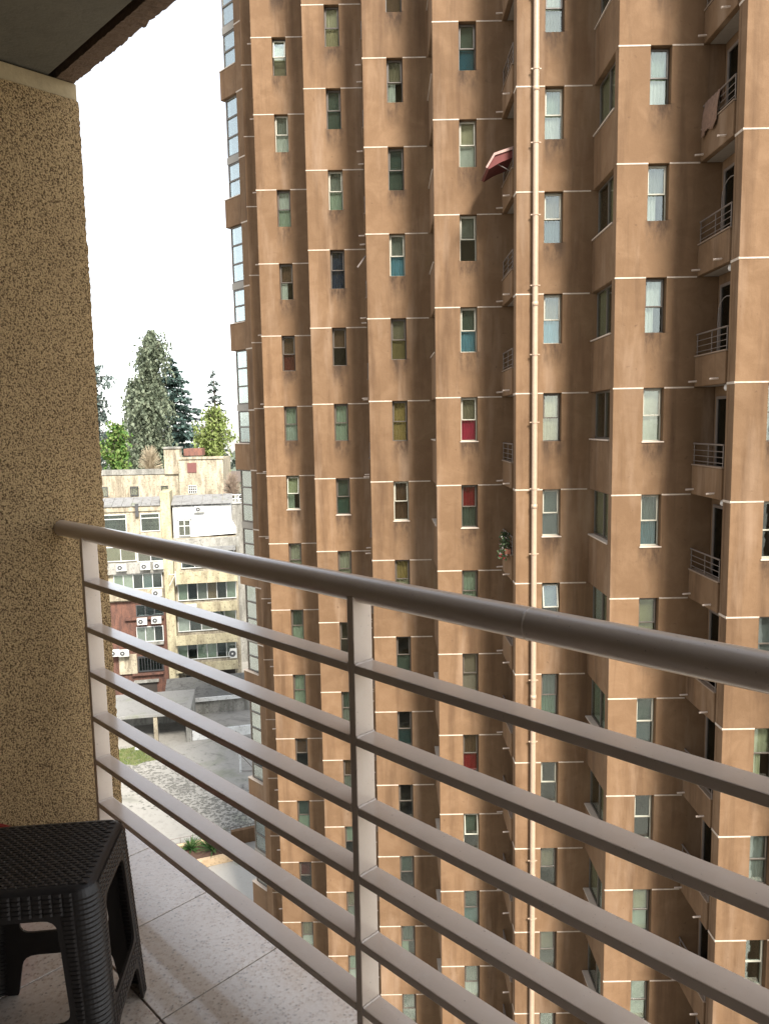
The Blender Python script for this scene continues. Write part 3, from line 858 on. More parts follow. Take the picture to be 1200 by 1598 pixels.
# arched pale stand and boxes on the right-hand balconies
def arch_stand(i, k, lab, h=2.1):
    o_ = bal(i, k)
    r_ = empty('clothes_stand', (o_.x + .28, o_.y + 1.15, o_.z + .14))
    tag(r_, lab, 'clothes stand')
    pts = [(0, .42, 0), (0, .42, h - .5)] + [(0, .42 * math.cos(a * math.pi / 8), h - .5 + .34 * math.sin(a * math.pi / 8)) for a in range(1, 8)] + [(0, -.42, h - .5), (0, -.42, 0)]
    MB().path(pts, .011, 6).build('hoop', flat('pale_tube', (.20, .165, .14), .4, .1, 5), r_, smooth=True)
    MB().box(-.12, .12, -.46, .46, 0, .03).build('foot', METAL_DARK, r_)
    return r_
arch_stand(8, 1, 'tall pale hoop-shaped stand on the second balcony from top right')
arch_stand(8, 0, 'tall pale hoop-shaped stand on the third balcony from top right')
def ac_unit(loc, rz, lab, wd=.78, ht=.55, dp=.3, grp='outdoor air conditioners'):
    r_ = empty('air_conditioner', loc, rz)
    tag(r_, lab, 'air conditioner', grp)
    MB().box(-wd / 2, wd / 2, 0, dp, 0, ht).build('casing', flat('ac_casing', (.46, .46, .42), .5, .12, 4), r_, bevel=.015)
    c = (-wd * .14, -.004, ht * .5)
    f = MB(); f.lathe([(ht * .38, 0), (ht * .41, .008), (ht * .41, .02), (ht * .36, .02)], 20)
    o = f.build('fan_ring', flat('ac_ring', (.45, .45, .42), .5, .1, 4), r_, c); o.rotation_euler = (R(90), 0, 0)
    f = MB(); f.lathe([(.0, 0), (ht * .36, 0)], 20)
    o = f.build('fan', flat('ac_fan', (.05, .05, .05), .6, .2, 4), r_, (c[0], -.002, c[2])); o.rotation_euler = (R(90), 0, 0)
    MB().lathe([(.0, .012), (ht * .10, .006)], 12).build('hub', flat('ac_ring', (.45, .45, .42), .5, .1, 4), r_, c).rotation_euler = (R(90), 0, 0)
    return r_
for k, t in ((1, 'on the balcony with a hoop stand, second from top right'), (0, 'on the balcony with a hoop stand, third from top right')):
    o_ = bal(8, k)
    ac_unit((o_.x + .16, o_.y + .85, o_.z + .142), R(-90), 'grey air conditioner behind bars ' + t, .62, .46, .26, 'balcony air conditioners')
# lamp under soffits of the right hand balconies
for k, t in ((1, 'second'), (0, 'third'), (-1, 'fourth')):
    o_ = bal(8, k)
    r_ = empty('ceiling_lamp', (o_.x + .12, o_.y + .62, o_.z + .002))
    tag(r_, 'small round lamp under the %s balcony soffit from top right' % t, 'lamp', 'balcony soffit lamps')
    MB().lathe([(.0, -.02), (.05, -.02), (.06, 0)], 14).build('base', METAL_DARK, r_, smooth=True)
    MB().lathe([(.0, -.16), (.05, -.15), (.075, -.10), (.06, -.03), (.05, -.02)], 14).build('globe', flat('opal_globe', (.5, .46, .42), .3, .1, 5), r_, smooth=True)
# boards laid on a lower balcony parapet
o_ = bal(8, -3)
r_ = empty('pale_board', (o_.x - .12, o_.y + .55, o_.z - H + 1.30))
tag(r_, 'pale board laid flat over a balcony railing low at right', 'board')
MB().box(-.10, .34, .0, .82, .0, .03).build('top', flat('pale_board', (.55, .58, .48), .5, .12, 4), r_, bevel=.004)
MB().box(-.10, -.07, .01, .81, -.04, -.001).build('edge_strip', METAL_DARK, r_)

# leaf helper
def leaf_mesh(pts, size, rng, up=.3, aspect=1.7):
    """pts: list of (position, size factor, direction or None) -> leaf-sized quads"""
    v = []; f = []
    for p, k, d in pts:
        n = Vector((rng.gauss(0, 1), rng.gauss(0, 1), rng.gauss(0, 1) + up)).normalized()
        u = n.orthogonal().normalized() if d is None else (d - n * d.dot(n))
        if u.length < 1e-4: u = n.orthogonal()
        u = u.normalized()
        if d is None:
            u.rotate(Matrix.Rotation(rng.uniform(0, 6.28), 3, n))
        w_ = n.cross(u)
        s_ = size * k * rng.uniform(.7, 1.3)
        a = u * s_ * aspect * .5; b = w_ * s_ * .5
        c = len(v)
        v += [p - a, p - a * .1 + b, p + a, p - a * .1 - b]
        f.append((c, c + 1, c + 2, c + 3))
    m = MB(); m.v = [tuple(x) for x in v]; m.f = f
    return m

# flowering plant on the pipe-side balcony
o_ = bal(6, -2)
r_ = empty('flower_box', (o_.x - .20, o_.y + .75, o_.z + .775 - 0))
r_.scale = (.7, .8, .72)
tag(r_, 'leafy flowering pot plant spilling over a balcony beside the rain pipe', 'plant')
MB().box(-.02, .22, -.30, .30, 0, .2).build('pot', flat('terracotta_pot', (.30, .12, .07), .8, .15, 5), r_, bevel=.01)
rng = random.Random(3)
pts = []
for q in range(420):
    a = rng.uniform(0, 6.28); rad = rng.uniform(0, .30)
    z = rng.uniform(.05, .85) if rng.random() < .7 else rng.uniform(-.25, .2)
    pts.append((Vector((.02 + rad * math.cos(a) * .7 - (.1 if z < .1 else 0), rad * math.sin(a) * 1.2, z)), 1, None))
leaf_mesh(pts, .075, rng).build('leaves', m_leaf('pot_leaf', (.02, .035, .015), (.05, .08, .03), (.10, .13, .06)), r_)
pts = [(Vector((.02 + rng.uniform(-.22, .1), rng.uniform(-.3, .3), rng.uniform(-.1, .75))), 1, None) for q in range(46)]
leaf_mesh(pts, .065, rng).build('flowers', flat('pale_flowers', (.55, .45, .42), .7, .3, 9), r_)
pts = [(Vector((-.10 + rng.uniform(-.1, .1), rng.uniform(-.28, .28), rng.uniform(-.25, .08))), 1, None) for q in range(34)]
leaf_mesh(pts, .06, rng).build('flowers', flat('red_flowers', (.35, .02, .03), .7, .3, 9), r_)
# dark bracket poking out of the tooth edge
o_ = bal(4, 2)
MB().tube((-.02, .3, -.62), (-.30, .3, -.98), .03, None, 6).build('flag_stub', METAL_DARK, tower, T(o_.x, o_.y, o_.z))

# ================================================================== OLD LOW BLOCKS AT THE LEFT
CREAM = m_old_render('cream_render', (.33, .285, .195), (.38, .34, .255), (.13, .105, .075), .55, .49)
YELLOW = m_old_render('yellow_render', (.34, .295, .18), (.39, .35, .235), (.17, .14, .09), .55, .51)
WHITE_R = m_old_render('white_render', (.50, .50, .475), (.54, .54, .515), (.33, .32, .29), .4, .58)
GREY_R = m_old_render('grey_render', (.23, .22, .19), (.29, .28, .25), (.11, .105, .09), .6, .48)
BRICKY = m_old_render('bare_red_brick', (.115, .055, .038), (.15, .075, .052), (.055, .032, .026), 1.2, .48)
OLDGLASS = m_glass('old_pane_glass', (.55, .66, .66), .08)
PALEGLASS = m_glass('pale_pane_glass', (.94, .97, .95), .06)
WFR = flat('white_window_frame', (.46, .46, .43), .5, .1, 4)
DKF = flat('black_steel_frame', (.045, .045, .045), .5, .2, 4)
TILE_ROOF = m_concrete('grey_sheet_roof', (.155, .152, .143), (.20, .197, .188), (.085, .082, .077), .9, .50, .01)
BLIND = m_by_object('blind_or_wall_behind_glass', .8)

class Facade:
    def __init__(s, name, px, Y, ang, label):
        d = ray(px, 900); s.P = d * (Y / d.y); s.ang = ang
        s.o = empty(name, (s.P.x, s.P.y, GZ), ang)
        tag(s.o, label, 'building')
        s.ux = Vector((math.cos(ang), math.sin(ang), 0)); s.n = Vector((-math.sin(ang), math.cos(ang), 0))
    def uz(s, px, py, back=0.0):
        d = ray(px, py); P0 = Vector((s.P.x, s.P.y, 0)) + s.n * back
        t_ = P0.dot(s.n) / d.dot(s.n); P = d * t_
        return (P - P0).dot(s.ux), P.z - GZ
    def rect(s, x0, y0, x1, y1, back=0.0):
        a = s.uz(x0, (y0 + y1) / 2, back)[0]; b = s.uz(x1, (y0 + y1) / 2, back)[0]
        c = s.uz((x0 + x1) / 2, y1, back)[1]; d = s.uz((x0 + x1) / 2, y0, back)[1]
        return a, b, c, d
    def box(s, name, m, r, y0, y1, parent=None, bevel=0.0, px=True):
        a, b, c, d = s.rect(*r) if px else r
        return MB().box(a, b, y0, y1, c, d).build(name, m, parent or s.o, bevel=bevel)
    def window(s, r, cols, y=-.03, frame=WFR, name='window', bars=0, t=.07, glass=None, mid=None):
        """cols: one entry per pane: None dark glass, or the colour of what hangs behind it"""
        a, b, c, d = s.rect(*r)
        m = MB(); n = len(cols)
        m.box(a, b, y, y + .12, d - t, d); m.box(a, b, y - .03, y + .12, c, c + t)
        xs_ = [a + (b - a) * q / n for q in range(n + 1)]
        for q, x in enumerate(xs_):
            x0 = x if q == 0 else (x - t if q == n else x - t / 2)
            m.box(x0, x0 + t, y + .002, y + .118, c + t, d - t)
        if mid: m.box(a + t, b - t, y + .004, y + .10, c + (d - c) * mid - t / 2, c + (d - c) * mid + t / 2)
        f = m.build(name, frame, s.o)
        for q in range(n):
            x0, x1 = xs_[q] + t * .6, xs_[q + 1] - t * .6
            MB().box(x0, x1, y + .05, y + .06, c + t, d - t).build('pane', glass or (OLDGLASS if cols[q] is None else PALEGLASS), f)
            bk = MB().box(x0, x1, y + .085, y + .11, c + t, d - t).build('blind', BLIND, f)
            bk.color = (*(cols[q] or (.03, .035, .035)), 1)
        if bars:
            m = MB()
            for q in range(bars):
                x = a + (b - a) * (q + .5) / bars; m.tube((x, y - .06, c), (x, y - .06, d), .025, None, 5)
            m.box(a, b, y - .08, y - .05, c + .1, c + .15); m.box(a, b, y - .08, y - .05, d - .15, d - .1)
            m.build('window_bars', DKF, f)
        return f

ANG = R(11)
F = Facade('cream_block', 258, 73, ANG, 'stained cream old apartment block with bare brick lower floors')
DEPTH = 9.0
def uu(px, py=900): return F.uz(px, py)[0]
uL, uP0, uP1 = uu(120), uu(257), uu(272)
zroof = F.uz(210, 790)[1]; zbrick = F.uz(210, 938)[1]; zmid = F.uz(210, 851)[1]
MB().box(uL, uP0, 0, DEPTH, zbrick, zroof).build('wall', CREAM, F.o)
MB().box(uL, uP0, .02, DEPTH, 0, zbrick - .002).build('brick_wall', BRICKY, F.o)
# roof: sloping grey sheets, one by one
za = F.uz(210, 777, 2.2)[1]
nsh = 9
for q in range(nsh):
    a = uL + (uP0 - uL) * q / nsh; b = uL + (uP0 - uL) * (q + 1) / nsh
    MB().hexa([(a + .02, -.25, zroof + .02), (b - .02, -.25, zroof + .02), (b - .02, 2.4, za), (a + .02, 2.4, za), (a + .02, -.25, zroof + .09), (b - .02, -.25, zroof + .09), (b - .02, 2.4, za + .07), (a + .02, 2.4, za + .07)]).build('roof_sheet', TILE_ROOF, F.o)
MB().box(uL, uP0, 2.4, DEPTH, zroof - 1.6, za - 1.1).build('roof', TILE_ROOF, F.o)
MB().box(uL, uP0, -.12, -.002, zroof - .5, zroof + .018).build('cornice', CREAM, F.o)
F.box('drain_spout', DKF, (212, 786, 217, 806), -.25, -.001)
# pier between the blocks
pzt = F.uz(264, 767)[1]
MB().box(uP0 + .002, uP1, -.35, 3, 0, pzt).build('pier', YELLOW, F.o, bevel=.03)
# windows, row by row from the top
F.window((163, 803, 198, 831), [None], -.06, WFR, mid=.74)
F.window((220, 801, 250, 829), [None], -.06, WFR, mid=.74)
F.box('window_surround', m_old_render('pink_plaster', (.52, .36, .24), (.58, .43, .30), (.34, .22, .14), .5, .55), (251, 797, 256.5, 840), -.04, -.001)
F.window((165, 853, 213, 876), [(.34, .30, .18), (.30, .26, .16)], -.12, WFR)
F.window((215, 853, 256, 876), [(.18, .15, .11), None], -.12, WFR)
F.box('balcony_front', GREY_R, (160, 877, 256.5, 894), -.45, -.002)
F.window((178, 895, 254, 919), [PGR, (.55, .60, .52), None, (.10, .17, .18), None], -.12, WFR)
F.box('balcony_front', CREAM, (160, 920, 256.5, 935), -.45, -.002)
F.window((213, 943, 256, 961), [None, None, None], -.12, DKF)
F.box('ledge', BRICKY, (196, 962, 256.5, 966), -.28, -.001)
F.window((214, 977, 256, 1001), [(.55, .58, .54), (.5, .52, .48), None], -.12, WFR)
F.box('ledge', GREY_R, (205, 1002, 256.5, 1006), -.28, -.001)
F.box('cream_panel', CREAM, (187, 1021, 215, 1051), -.22, -.001)
F.window((216, 1023, 256, 1047), [None, None], -.12, DKF, bars=9)
F.box('ledge', BRICKY, (208, 1049, 256.5, 1052), -.35, -.001)
gr = F.rect(214, 1064, 246, 1082)
MB().box(gr[0], gr[1], -.02, .015, gr[2], gr[3]).build('garage_shade_sheet', DARK_CORE, F.o)  # near-black sheet on the wall stands in for the shade inside a garage
MB().box(gr[0] - .2, gr[1] + .2, -.30, -.002, gr[3] + .002, gr[3] + .25).build('lintel', GREY_R, F.o)
def ac_on(px, py, lab, sc_=1.0):
    u_, z_ = F.uz(px, py)
    P = Vector((F.P.x, F.P.y, GZ)) + F.ux * u_ + F.n * (-.85) + Vector((0, 0, z_))
    ac_unit(P, ANG, lab, .95 * sc_, .66 * sc_, .34)
ac_on(192, 889, 'white air conditioner under cream block window, leftmost of the upper three')
ac_on(229, 887, 'white air conditioner under cream block window, middle of the upper three')
ac_on(249, 886, 'white air conditioner under cream block window, rightmost of the upper three')
ac_on(247, 928, 'white air conditioner below the long glazed strip of the cream block')
ac_on(224, 972, 'white air conditioner on the brick ledge, left of the pair')
ac_on(246, 970, 'white air conditioner on the brick ledge, right of the pair')
ac_on(181, 1021, 'white air conditioner above the cream panel, nearest the stucco wall')
ac_on(196, 1021, 'white air conditioner above the cream panel, right of its twin')

# right-hand block with balconies and the white gable
F2 = Facade('balcony_block', 275, 73.6, ANG, 'cream apartment block with white gable wall and long glazed balconies')
def u2(px, py=900): return F2.uz(px, py)[0]
b0, b1 = u2(273), u2(371)
zw0, zw1 = F2.uz(320, 838)[1], F2.uz(320, 789)[1]
MB().box(b0, b1, 0, 9, 0, zw0).build('wall', CREAM, F2.o)
gx0, gx1, gx2 = u2(270, 800), u2(361, 800), u2(369, 830)
gp = [(gx0, zw0 + .002), (gx2, zw0 + .25), (gx2, zw0 + .5), (gx1, F2.uz(361, 816)[1]), (gx1, F2.uz(360, 787)[1]), (gx0, zw1)]
MB().prism(gp, 'y', -.02, 2.9).build('gable_wall', WHITE_R, F2.o, fix=True)
sh0 = F2.uz(310, 788)[1]; sh1 = F2.uz(310, 773, 3.0)[1]
for q in range(6):
    a = gx0 - .1 + (gx1 - gx0 + .3) * q / 6; b = gx0 - .1 + (gx1 - gx0 + .3) * (q + 1) / 6
    MB().hexa([(a, -.3, sh0 + .08), (b - .03, -.3, sh0 + .08), (b - .03, 3.0, sh1), (a, 3.0, sh1), (a, -.3, sh0 + .16), (b - .03, -.3, sh0 + .16), (b - .03, 3.0, sh1 + .08), (a, 3.0, sh1 + .08)]).build('roof_sheet', TILE_ROOF, F2.o)
MB().box(gx0, gx1, 3.02, 8.8, sh0 - 1.6, sh1 - 1.3).build('roof', TILE_ROOF, F2.o)
F2.window((279, 811, 298, 836), [(.16, .14, .09), (.16, .14, .09)], -.17, WFR, mid=.62)
F2.box('shutter_box', WHITE_R, (277, 799, 300, 810), -.22, -.025)
F2.box('roof_terrace_slab', GREY_R, (264, 839, 373, 853), -.9, -.002)
F2.box('canopy', TILE_ROOF, (312, 850, 368, 855), -1.9, -.904)
F2.window((283, 856, 366, 885), [None, None, (.2, .16, .1), None], -.12, WFR)
rows = [(888, 906, 907, 935, [PGR, None, GRY, (.30, .20, .11), None, PGR]), (936, 951, 952, 983, [W_, None, (.3, .3, .27), None, (.6, .58, .48)]), (985, 1000, 997, 1027, [PGR, None, PGR, PGR, None, GRY])]
for (pa, pb, wa, wb, cols) in rows:
    F2.box('balcony_front', YELLOW, (276, pa, 371, pb), -1.15, -1.0, bevel=.02)
    F2.box('balcony_slab', CREAM, (276, pb - 3, 371, pb - .2), -.998, -.002)
    F2.window((278, wa, 369, wb), cols, -.12, WFR)
F2.box('balcony_front', YELLOW, (276, 1028, 372, 1042), -1.15, -1.0, bevel=.02)
F2.box('balcony_slab', CREAM, (276, 1038, 372, 1041.5), -.998, -.002)
F2.window((291, 1053, 316, 1066), [None, None], -.12, DKF, bars=8)
go = F2.rect(338, 1043, 368, 1062)
MB().box(go[0], go[1], -.02, .02, go[2], go[3]).build('passage_shade_sheet', DARK_CORE, F2.o)  # shade of the passage painted as a near-black sheet on the wall
ug, zg = F2.uz(312, 799)
P = Vector((F2.P.x, F2.P.y, GZ)) + F2.ux * ug - F2.n * .36 + Vector((0, 0, zg))
ac_unit(P, ANG, 'white air conditioner high on the white gable wall', .95, .6, .33)
ug, zg = F2.uz(301, 949)
P = Vector((F2.P.x, F2.P.y, GZ)) + F2.ux * ug - F2.n * 1.52 + Vector((0, 0, zg))
ac_unit(P, ANG, 'white air conditioner on the yellow balcony front', 1.0, .72, .35)
ug, zg = F2.uz(365, 1023)
P = Vector((F2.P.x, F2.P.y, GZ)) + F2.ux * ug - F2.n * .9 + Vector((0, 0, zg))
ac_unit(P, ANG, 'dark-fanned air conditioner at the right end of the lowest balcony', .7, .95, .34)
# bracket frame on the pier
bz = F.uz(268, 900)
fr_ = MB(); b_u, b_z = F.uz(266, 893)
fr_.tube((b_u, -1.2, b_z), (b_u + .6, -1.2, b_z), .03); fr_.tube((b_u, -1.2, b_z - 1.1), (b_u + .6, -1.2, b_z), .03); fr_.tube((b_u + .6, -1.2, b_z - 1.2), (b_u + .6, -1.2, b_z + .3), .03)
fr_.tube((b_u, -1.2, b_z - 1.1), (b_u, -.35, b_z - 1.1), .03); fr_.tube((b_u, -1.2, b_z), (b_u, -.35, b_z), .03)
fr_.build('pipe_bracket', WFR, F.o)

# cream building behind, above the roofs
F3 = Facade('rear_house', 282, 92, R(6), 'pale cream house behind the grey roofs with chimney and red shutter')
zl = F3.uz(220, 741)[1]; zr = F3.uz(320, 716)[1]
MB().box(F3.uz(120, 760)[0], F3.uz(282, 760)[0], 0, 9, 0, zl).build('wall', CREAM, F3.o)
MB().box(F3.uz(282, 760)[0] + .002, F3.uz(350, 750)[0], -.6, 9, 0, zr).build('wall', CREAM, F3.o)
F3.box('parapet', GREY_R, (120, 733, 276, 741), -.1, .6)
F3.box('parapet', CREAM, (281, 712.5, 351, 716), -.75, .2)
F3.box('chimney', CREAM, (257, 700, 282, 740), -.25, 1.4, bevel=.05)
F3.box('chimney_cap', GREY_R, (255.5, 697.5, 283, 700), -.4, 1.6)
F3.box('ridge_tiles', m_old_render('dark_red_tiles', (.17, .075, .055), (.21, .10, .07), (.08, .05, .045), 1.2, .5), (283, 701, 312, 712), 2.0, 5.0)
F3.box('shutter', flat('red_shutter', (.12, .042, .034), .7, .2, 5), (294, 722, 308, 737), -.68, -.601)
for (x0, y0, x1, y1, c, br) in ((160, 760, 169, 775, (.16, .11, .06), 0), (204, 759, 217, 774, (.16, .11, .06), 5), (252, 758, 263, 771, (.07, .05, .035), 0)):
    F3.window((x0, y0, x1, y1), [c], -.08, DKF, bars=br)
wdw = F3.rect(296, 757, 308, 769)
m = MB()
for q in range(5):
    x = wdw[0] + (wdw[1] - wdw[0]) * q / 4; m.box(x - .03, x + .03, -.70, -.64, wdw[2], wdw[3])
for q in range(4):
    zq = wdw[2] + (wdw[3] - wdw[2]) * q / 3; m.box(wdw[0], wdw[1], -.702, -.645, zq - .03, zq + .03)
wf = m.build('window', WFR, F3.o)
MB().box(wdw[0], wdw[1], -.63, -.602, wdw[2], wdw[3]).build('pane', flat('dark_pane', (.05, .045, .04), .2, .2, 3), wf)
# white lattice fence and grey wall beside the bay
lf = Facade('lattice_fence', 356, 84, R(8), 'white lattice fence on the roof beside the brown tower')
lf.o['category'] = 'fence'
a, b, c, d = lf.rect(352, 772, 378, 785)
pm_ = MB().box(-.05, .05, 0, .06, c, d).mesh('post', WFR)
for q in range(6): link('post', pm_, lf.o, (a + (b - a) * q / 5, 0, 0))
for q in range(3):
    zq = c + (d - c) * q / 2
    MB().box(a, b, -.045, -.002, zq - .05, zq + .05).build('rail', WFR, lf.o)
MB().box(a - .3, b + 2, .1, 4, 0, c - .06).build('wall', GREY_R, lf.o)

# distant grey high-rise seen past the cedar
dh = empty('distant_high_rise', at(298, 660, 320) * 1.0); dh.location.z = GZ
tag(dh, 'faint grey high-rise far away behind the dark cedar', 'building')
HZ = at(298, 613, 320).z - GZ
MB().box(-2.6, 2.6, 0, 6, 0, HZ).build('wall', flat('far_grey', (.42, .43, .44), .9, .1, .2), dh)
for q in range(14):
    zz = HZ - 1.5 - q * 3
    MB().box(-2.2, 2.2, -.1, -.002, zz - .9, zz).build('window_band', flat('far_window', (.22, .24, .26), .4, .1, .3), dh)

# ================================================================== YARD
# carport with flat roof
def G(px, py, z=GZ): return on_ground(px, py, z)
cpz = 2.6
c0 = empty('carport', G(240, 1165))
tag(c0, 'flat grey roofed carport with dark opening in the yard', 'carport')
c0.rotation_euler = (0, 0, R(10))
ROOFG = m_concrete('carport_roof_felt', (.17, .167, .153), (.215, .21, .195), (.10, .096, .088), .5, .55, .01)
MB().box(-12, 3.2, 0, 5.6, cpz, cpz + .28).build('roof', ROOFG, c0, bevel=.03)
MB().box(-12, 3.2, 5.1, 5.4, 0, cpz - .002).build('back_wall', GREY_R, c0)
MB().box(2.75, 3.2, .25, 5.05, 0, cpz - .003).build('side_wall', GREY_R, c0)
for x in (-8.0, -3.6, .25):
    MB().box(x - .16, x + .16, .1, .42, 0, cpz - .002).build('post', CREAM, c0)
# low roofed shed with white edge
s0 = empty('low_shed', G(330, 1113))
tag(s0, 'low shed with mossy dark roof and white fascia by the yard', 'shed')
s0.rotation_euler = (0, 0, R(12))
MB().box(-4.0, 5.4, 0, 4.2, 0, 1.5).build('wall', GREY_R, s0)
MB().hexa([(-4.3, -.3, 1.52), (5.7, -.3, 1.52), (5.7, 4.4, 2.2), (-4.3, 4.4, 2.2), (-4.3, -.3, 1.62), (5.7, -.3, 1.62), (5.7, 4.4, 2.3), (-4.3, 4.4, 2.3)]).build('roof', m_concrete('mossy_roof', (.095, .093, .086), (.13, .128, .118), (.045, .043, .04), .7, .5, .02), s0)
MB().box(-4.3, 5.7, -.42, -.302, 1.38, 1.75).build('fascia', WHITE_R, s0)
# low white yard wall
yw = MB().box(-2.6, 3.4, -.12, .12, 0, .85).build('yard_wall', WHITE_R, None, G(348, 1150), R(14), bevel=.03)
tag(yw, 'low whitewashed yard wall beside the tower foot', 'wall')
# white gate post near the bay
gp_ = empty('gate', G(376, 1205))
tag(gp_, 'white gate post with diagonal brace near the bay foot', 'gate')
MB().box(-.08, .08, -.08, .08, 0, 1.9).build('post', WHITE_R, gp_)
gm = MB(); gm.tube((.08, 0, 1.4), (1.2, 0, .1), .03); gm.tube((.08, 0, .1), (1.4, 0, .1), .03); gm.build('brace', METAL_DARK, gp_)
# rubble at the foot of the old blocks
rng = random.Random(11)
for nm, px, py, n_, sx, sy, lab in (('rubble_heap', 232, 1085, 90, 2.6, .8, 'heap of broken brick at the foot of the cream block'), ('rubble_heap', 322, 1078, 110, 4.2, .7, 'heap of broken brick and branches below the balcony block')):
    m = MB(); P = G(px, py)
    for q in range(n_):
        x, y = rng.gauss(0, sx * .45), rng.gauss(0, sy * .5)
        h = .55 * math.exp(-(x / sx) ** 2 - (y / sy) ** 2)
        s_ = rng.uniform(.08, .26)
        mat_ = Matrix.Rotation(rng.uniform(0, 3), 3, Vector((rng.random(), rng.random(), rng.random() + .1)).normalized())
        pts = [Vector((a * s_ * rng.uniform(.7, 1.5), b * s_, c * s_ * .6)) for a, b, c in ((-1, -1, -1), (1, -1, -1), (1, 1, -1), (-1, 1, -1), (-1, -1, 1), (1, -1, 1), (1, 1, 1), (-1, 1, 1))]
        m.hexa([mat_ @ p + Vector((x, y, rng.uniform(0, h) + .05)) for p in pts])
    o = m.build(nm, m_old_render('rubble_mix', (.24, .13, .09), (.34, .27, .21), (.10, .07, .05), 2.5, .5) if 'rubble_mix' not in bpy.data.materials else bpy.data.materials['rubble_mix'], None, P, ANG)
    tag(o, lab, 'rubble', kind='stuff')
# lawn patch
lp = MB(); P = G(206, 1180)
ring_ = [(2.6 * math.cos(a * .42) * (1 + .18 * math.sin(a * 2.3)), 1.7 * math.sin(a * .42) * (1 + .15 * math.cos(a * 3.1)), .012) for a in range(15)]
lp.add(ring_, [tuple(range(15))])
lo = lp.build('lawn', flat('worn_grass_soil', (.13, .145, .05), .95, .4, 1.5), None, P)
tag(lo, 'small worn lawn patch in the yard corner', kind='structure')
rng = random.Random(5)
gl = MB()
for q in range(2600):
    a = rng.uniform(0, 6.28); r0 = math.sqrt(rng.random())
    x, y = 2.5 * r0 * math.cos(a), 1.6 * r0 * math.sin(a)
    h = rng.uniform(.08, .2); dx, dy = rng.uniform(-.06, .06), rng.uniform(-.06, .06)
    gl.add([(x - .02, y, .012), (x + .02, y, .012), (x + dx, y + dy, h)], [(0, 1, 2)])
tag(gl.build('grass', m_leaf('lawn_blade', (.08, .12, .03), (.14, .17, .06), (.20, .20, .09)), None, P), 'short grass blades on the worn lawn patch', 'grass', kind='stuff')
yb = MB().lathe([(.0, .0), (.22, .0), (.24, .05), (.2, .22), (.08, .3), (.0, .31)], 14).build('boundary_stone', WHITE_R, None, G(215, 1170), smooth=True)
tag(yb, 'small pale stone lying on the worn lawn', 'stone')
# scattered moss and leaf litter on the concrete
mo = MB(); rng = random.Random(21)
for q in range(2300):
    u_ = rng.random(); px = 190 + 200 * u_ + rng.gauss(0, 12); py = 1195 + 100 * u_ * .9 + rng.gauss(0, 22)
    if py < 1165 or py > 1300 or rng.random() < .25: continue
    p = G(px, py); s_ = rng.uniform(.04, .17); a = rng.uniform(0, 3.14)
    c, s2 = math.cos(a) * s_, math.sin(a) * s_ * .55
    mo.add([(p.x - c, p.y - s2, GZ + .02), (p.x + s2, p.y - c * .5, GZ + .035), (p.x + c, p.y + s2, GZ + .02), (p.x - s2, p.y + c * .5, GZ + .045)], [(0, 1, 2, 3)])
tag(mo.build('moss_litter', flat('dark_moss', (.15, .145, .125), .95, .4, 2)), 'dark moss and litter scattered over the yard concrete', 'litter', kind='stuff')
# planter with spiky plant, retaining wall, low railing and pale terrace
tb = MB(); tp = [G(300, 1372), G(330, 1352), G(420, 1332), G(470, 1420), G(330, 1470)]
tb.add([(p.x, p.y, GZ + .03) for p in tp] + [(p.x, p.y, GZ + .004) for p in tp], [(0, 1, 2, 3, 4), (0, 5, 6, 1), (1, 6, 7, 2), (2, 7, 8, 3), (3, 8, 9, 4), (4, 9, 5, 0)])
to = tb.build('terrace', m_concrete('pale_terrace', (.36, .335, .29), (.42, .395, .345), (.27, .25, .21), .5, .62, .01))
tag(to, 'pale paved terrace at the foot of the tower', kind='structure')
pl_ = empty('planter', G(318, 1352), R(20))
tag(pl_, 'beige walled planter bed at the foot of the tower', 'planter')
for nm, bx_ in (('front_wall', (-1.9, 1.9, -.16, .16, 0, .48)), ('rear_wall', (-1.9, 1.9, 1.9, 2.15, 0, .6)), ('end_wall', (-1.9, -1.6, .17, 1.89, 0, .46)), ('end_wall', (1.6, 1.9, .17, 1.89, 0, .46))):
    MB().box(*bx_).build(nm, m_old_render('planter_plaster', (.50, .36, .22), (.56, .42, .27), (.34, .24, .14), .8, .6) if 'planter_plaster' not in bpy.data.materials else bpy.data.materials['planter_plaster'], pl_, bevel=.02)
MB().box(-1.6, 1.6, .17, 1.89, 0, .36).build('soil', flat('brown_soil', (.10, .055, .035), .95, .4, 5, .03, 12), pl_)
def rosette(loc, n, h, lab, seed):
    r_ = empty('spiky_plant', loc); tag(r_, lab, 'plant')
    rng = random.Random(seed); m = MB()
    for q in range(n):
        a = rng.uniform(0, 6.28); el = rng.uniform(.35, 1.35); ln = h * rng.uniform(.7, 1.1); w_ = .045
        d = Vector((math.cos(a) * math.cos(el), math.sin(a) * math.cos(el), math.sin(el))); sd_ = Vector((-math.sin(a), math.cos(a), 0)) * w_
        p1 = d * ln * .5; p2 = d * ln + Vector((0, 0, -.18 * ln * math.cos(el)))
        up = Vector((0, 0, .02))
        m.add([-sd_ * .6, sd_ * .6, p1 + sd_, p1 - sd_, p2, p1 + up], [(0, 1, 5), (1, 2, 5), (0, 5, 3), (3, 5, 4), (5, 2, 4)])
    m.build('leaves', m_leaf('yucca_leaf', (.03, .075, .02), (.055, .12, .03), (.10, .17, .05)) if 'yucca_leaf' not in bpy.data.materials else bpy.data.materials['yucca_leaf'], r_)
    MB().tube((0, 0, -.1), (0, 0, .18), .07, .05).build('stem', flat('brown_soil', (.1, .05, .03)), r_)
pc = G(318, 1352)
rosette((pc.x + .35, pc.y + 1.1, GZ + .38), 110, 1.75, 'spiky green yucca plant in the beige planter', 4)
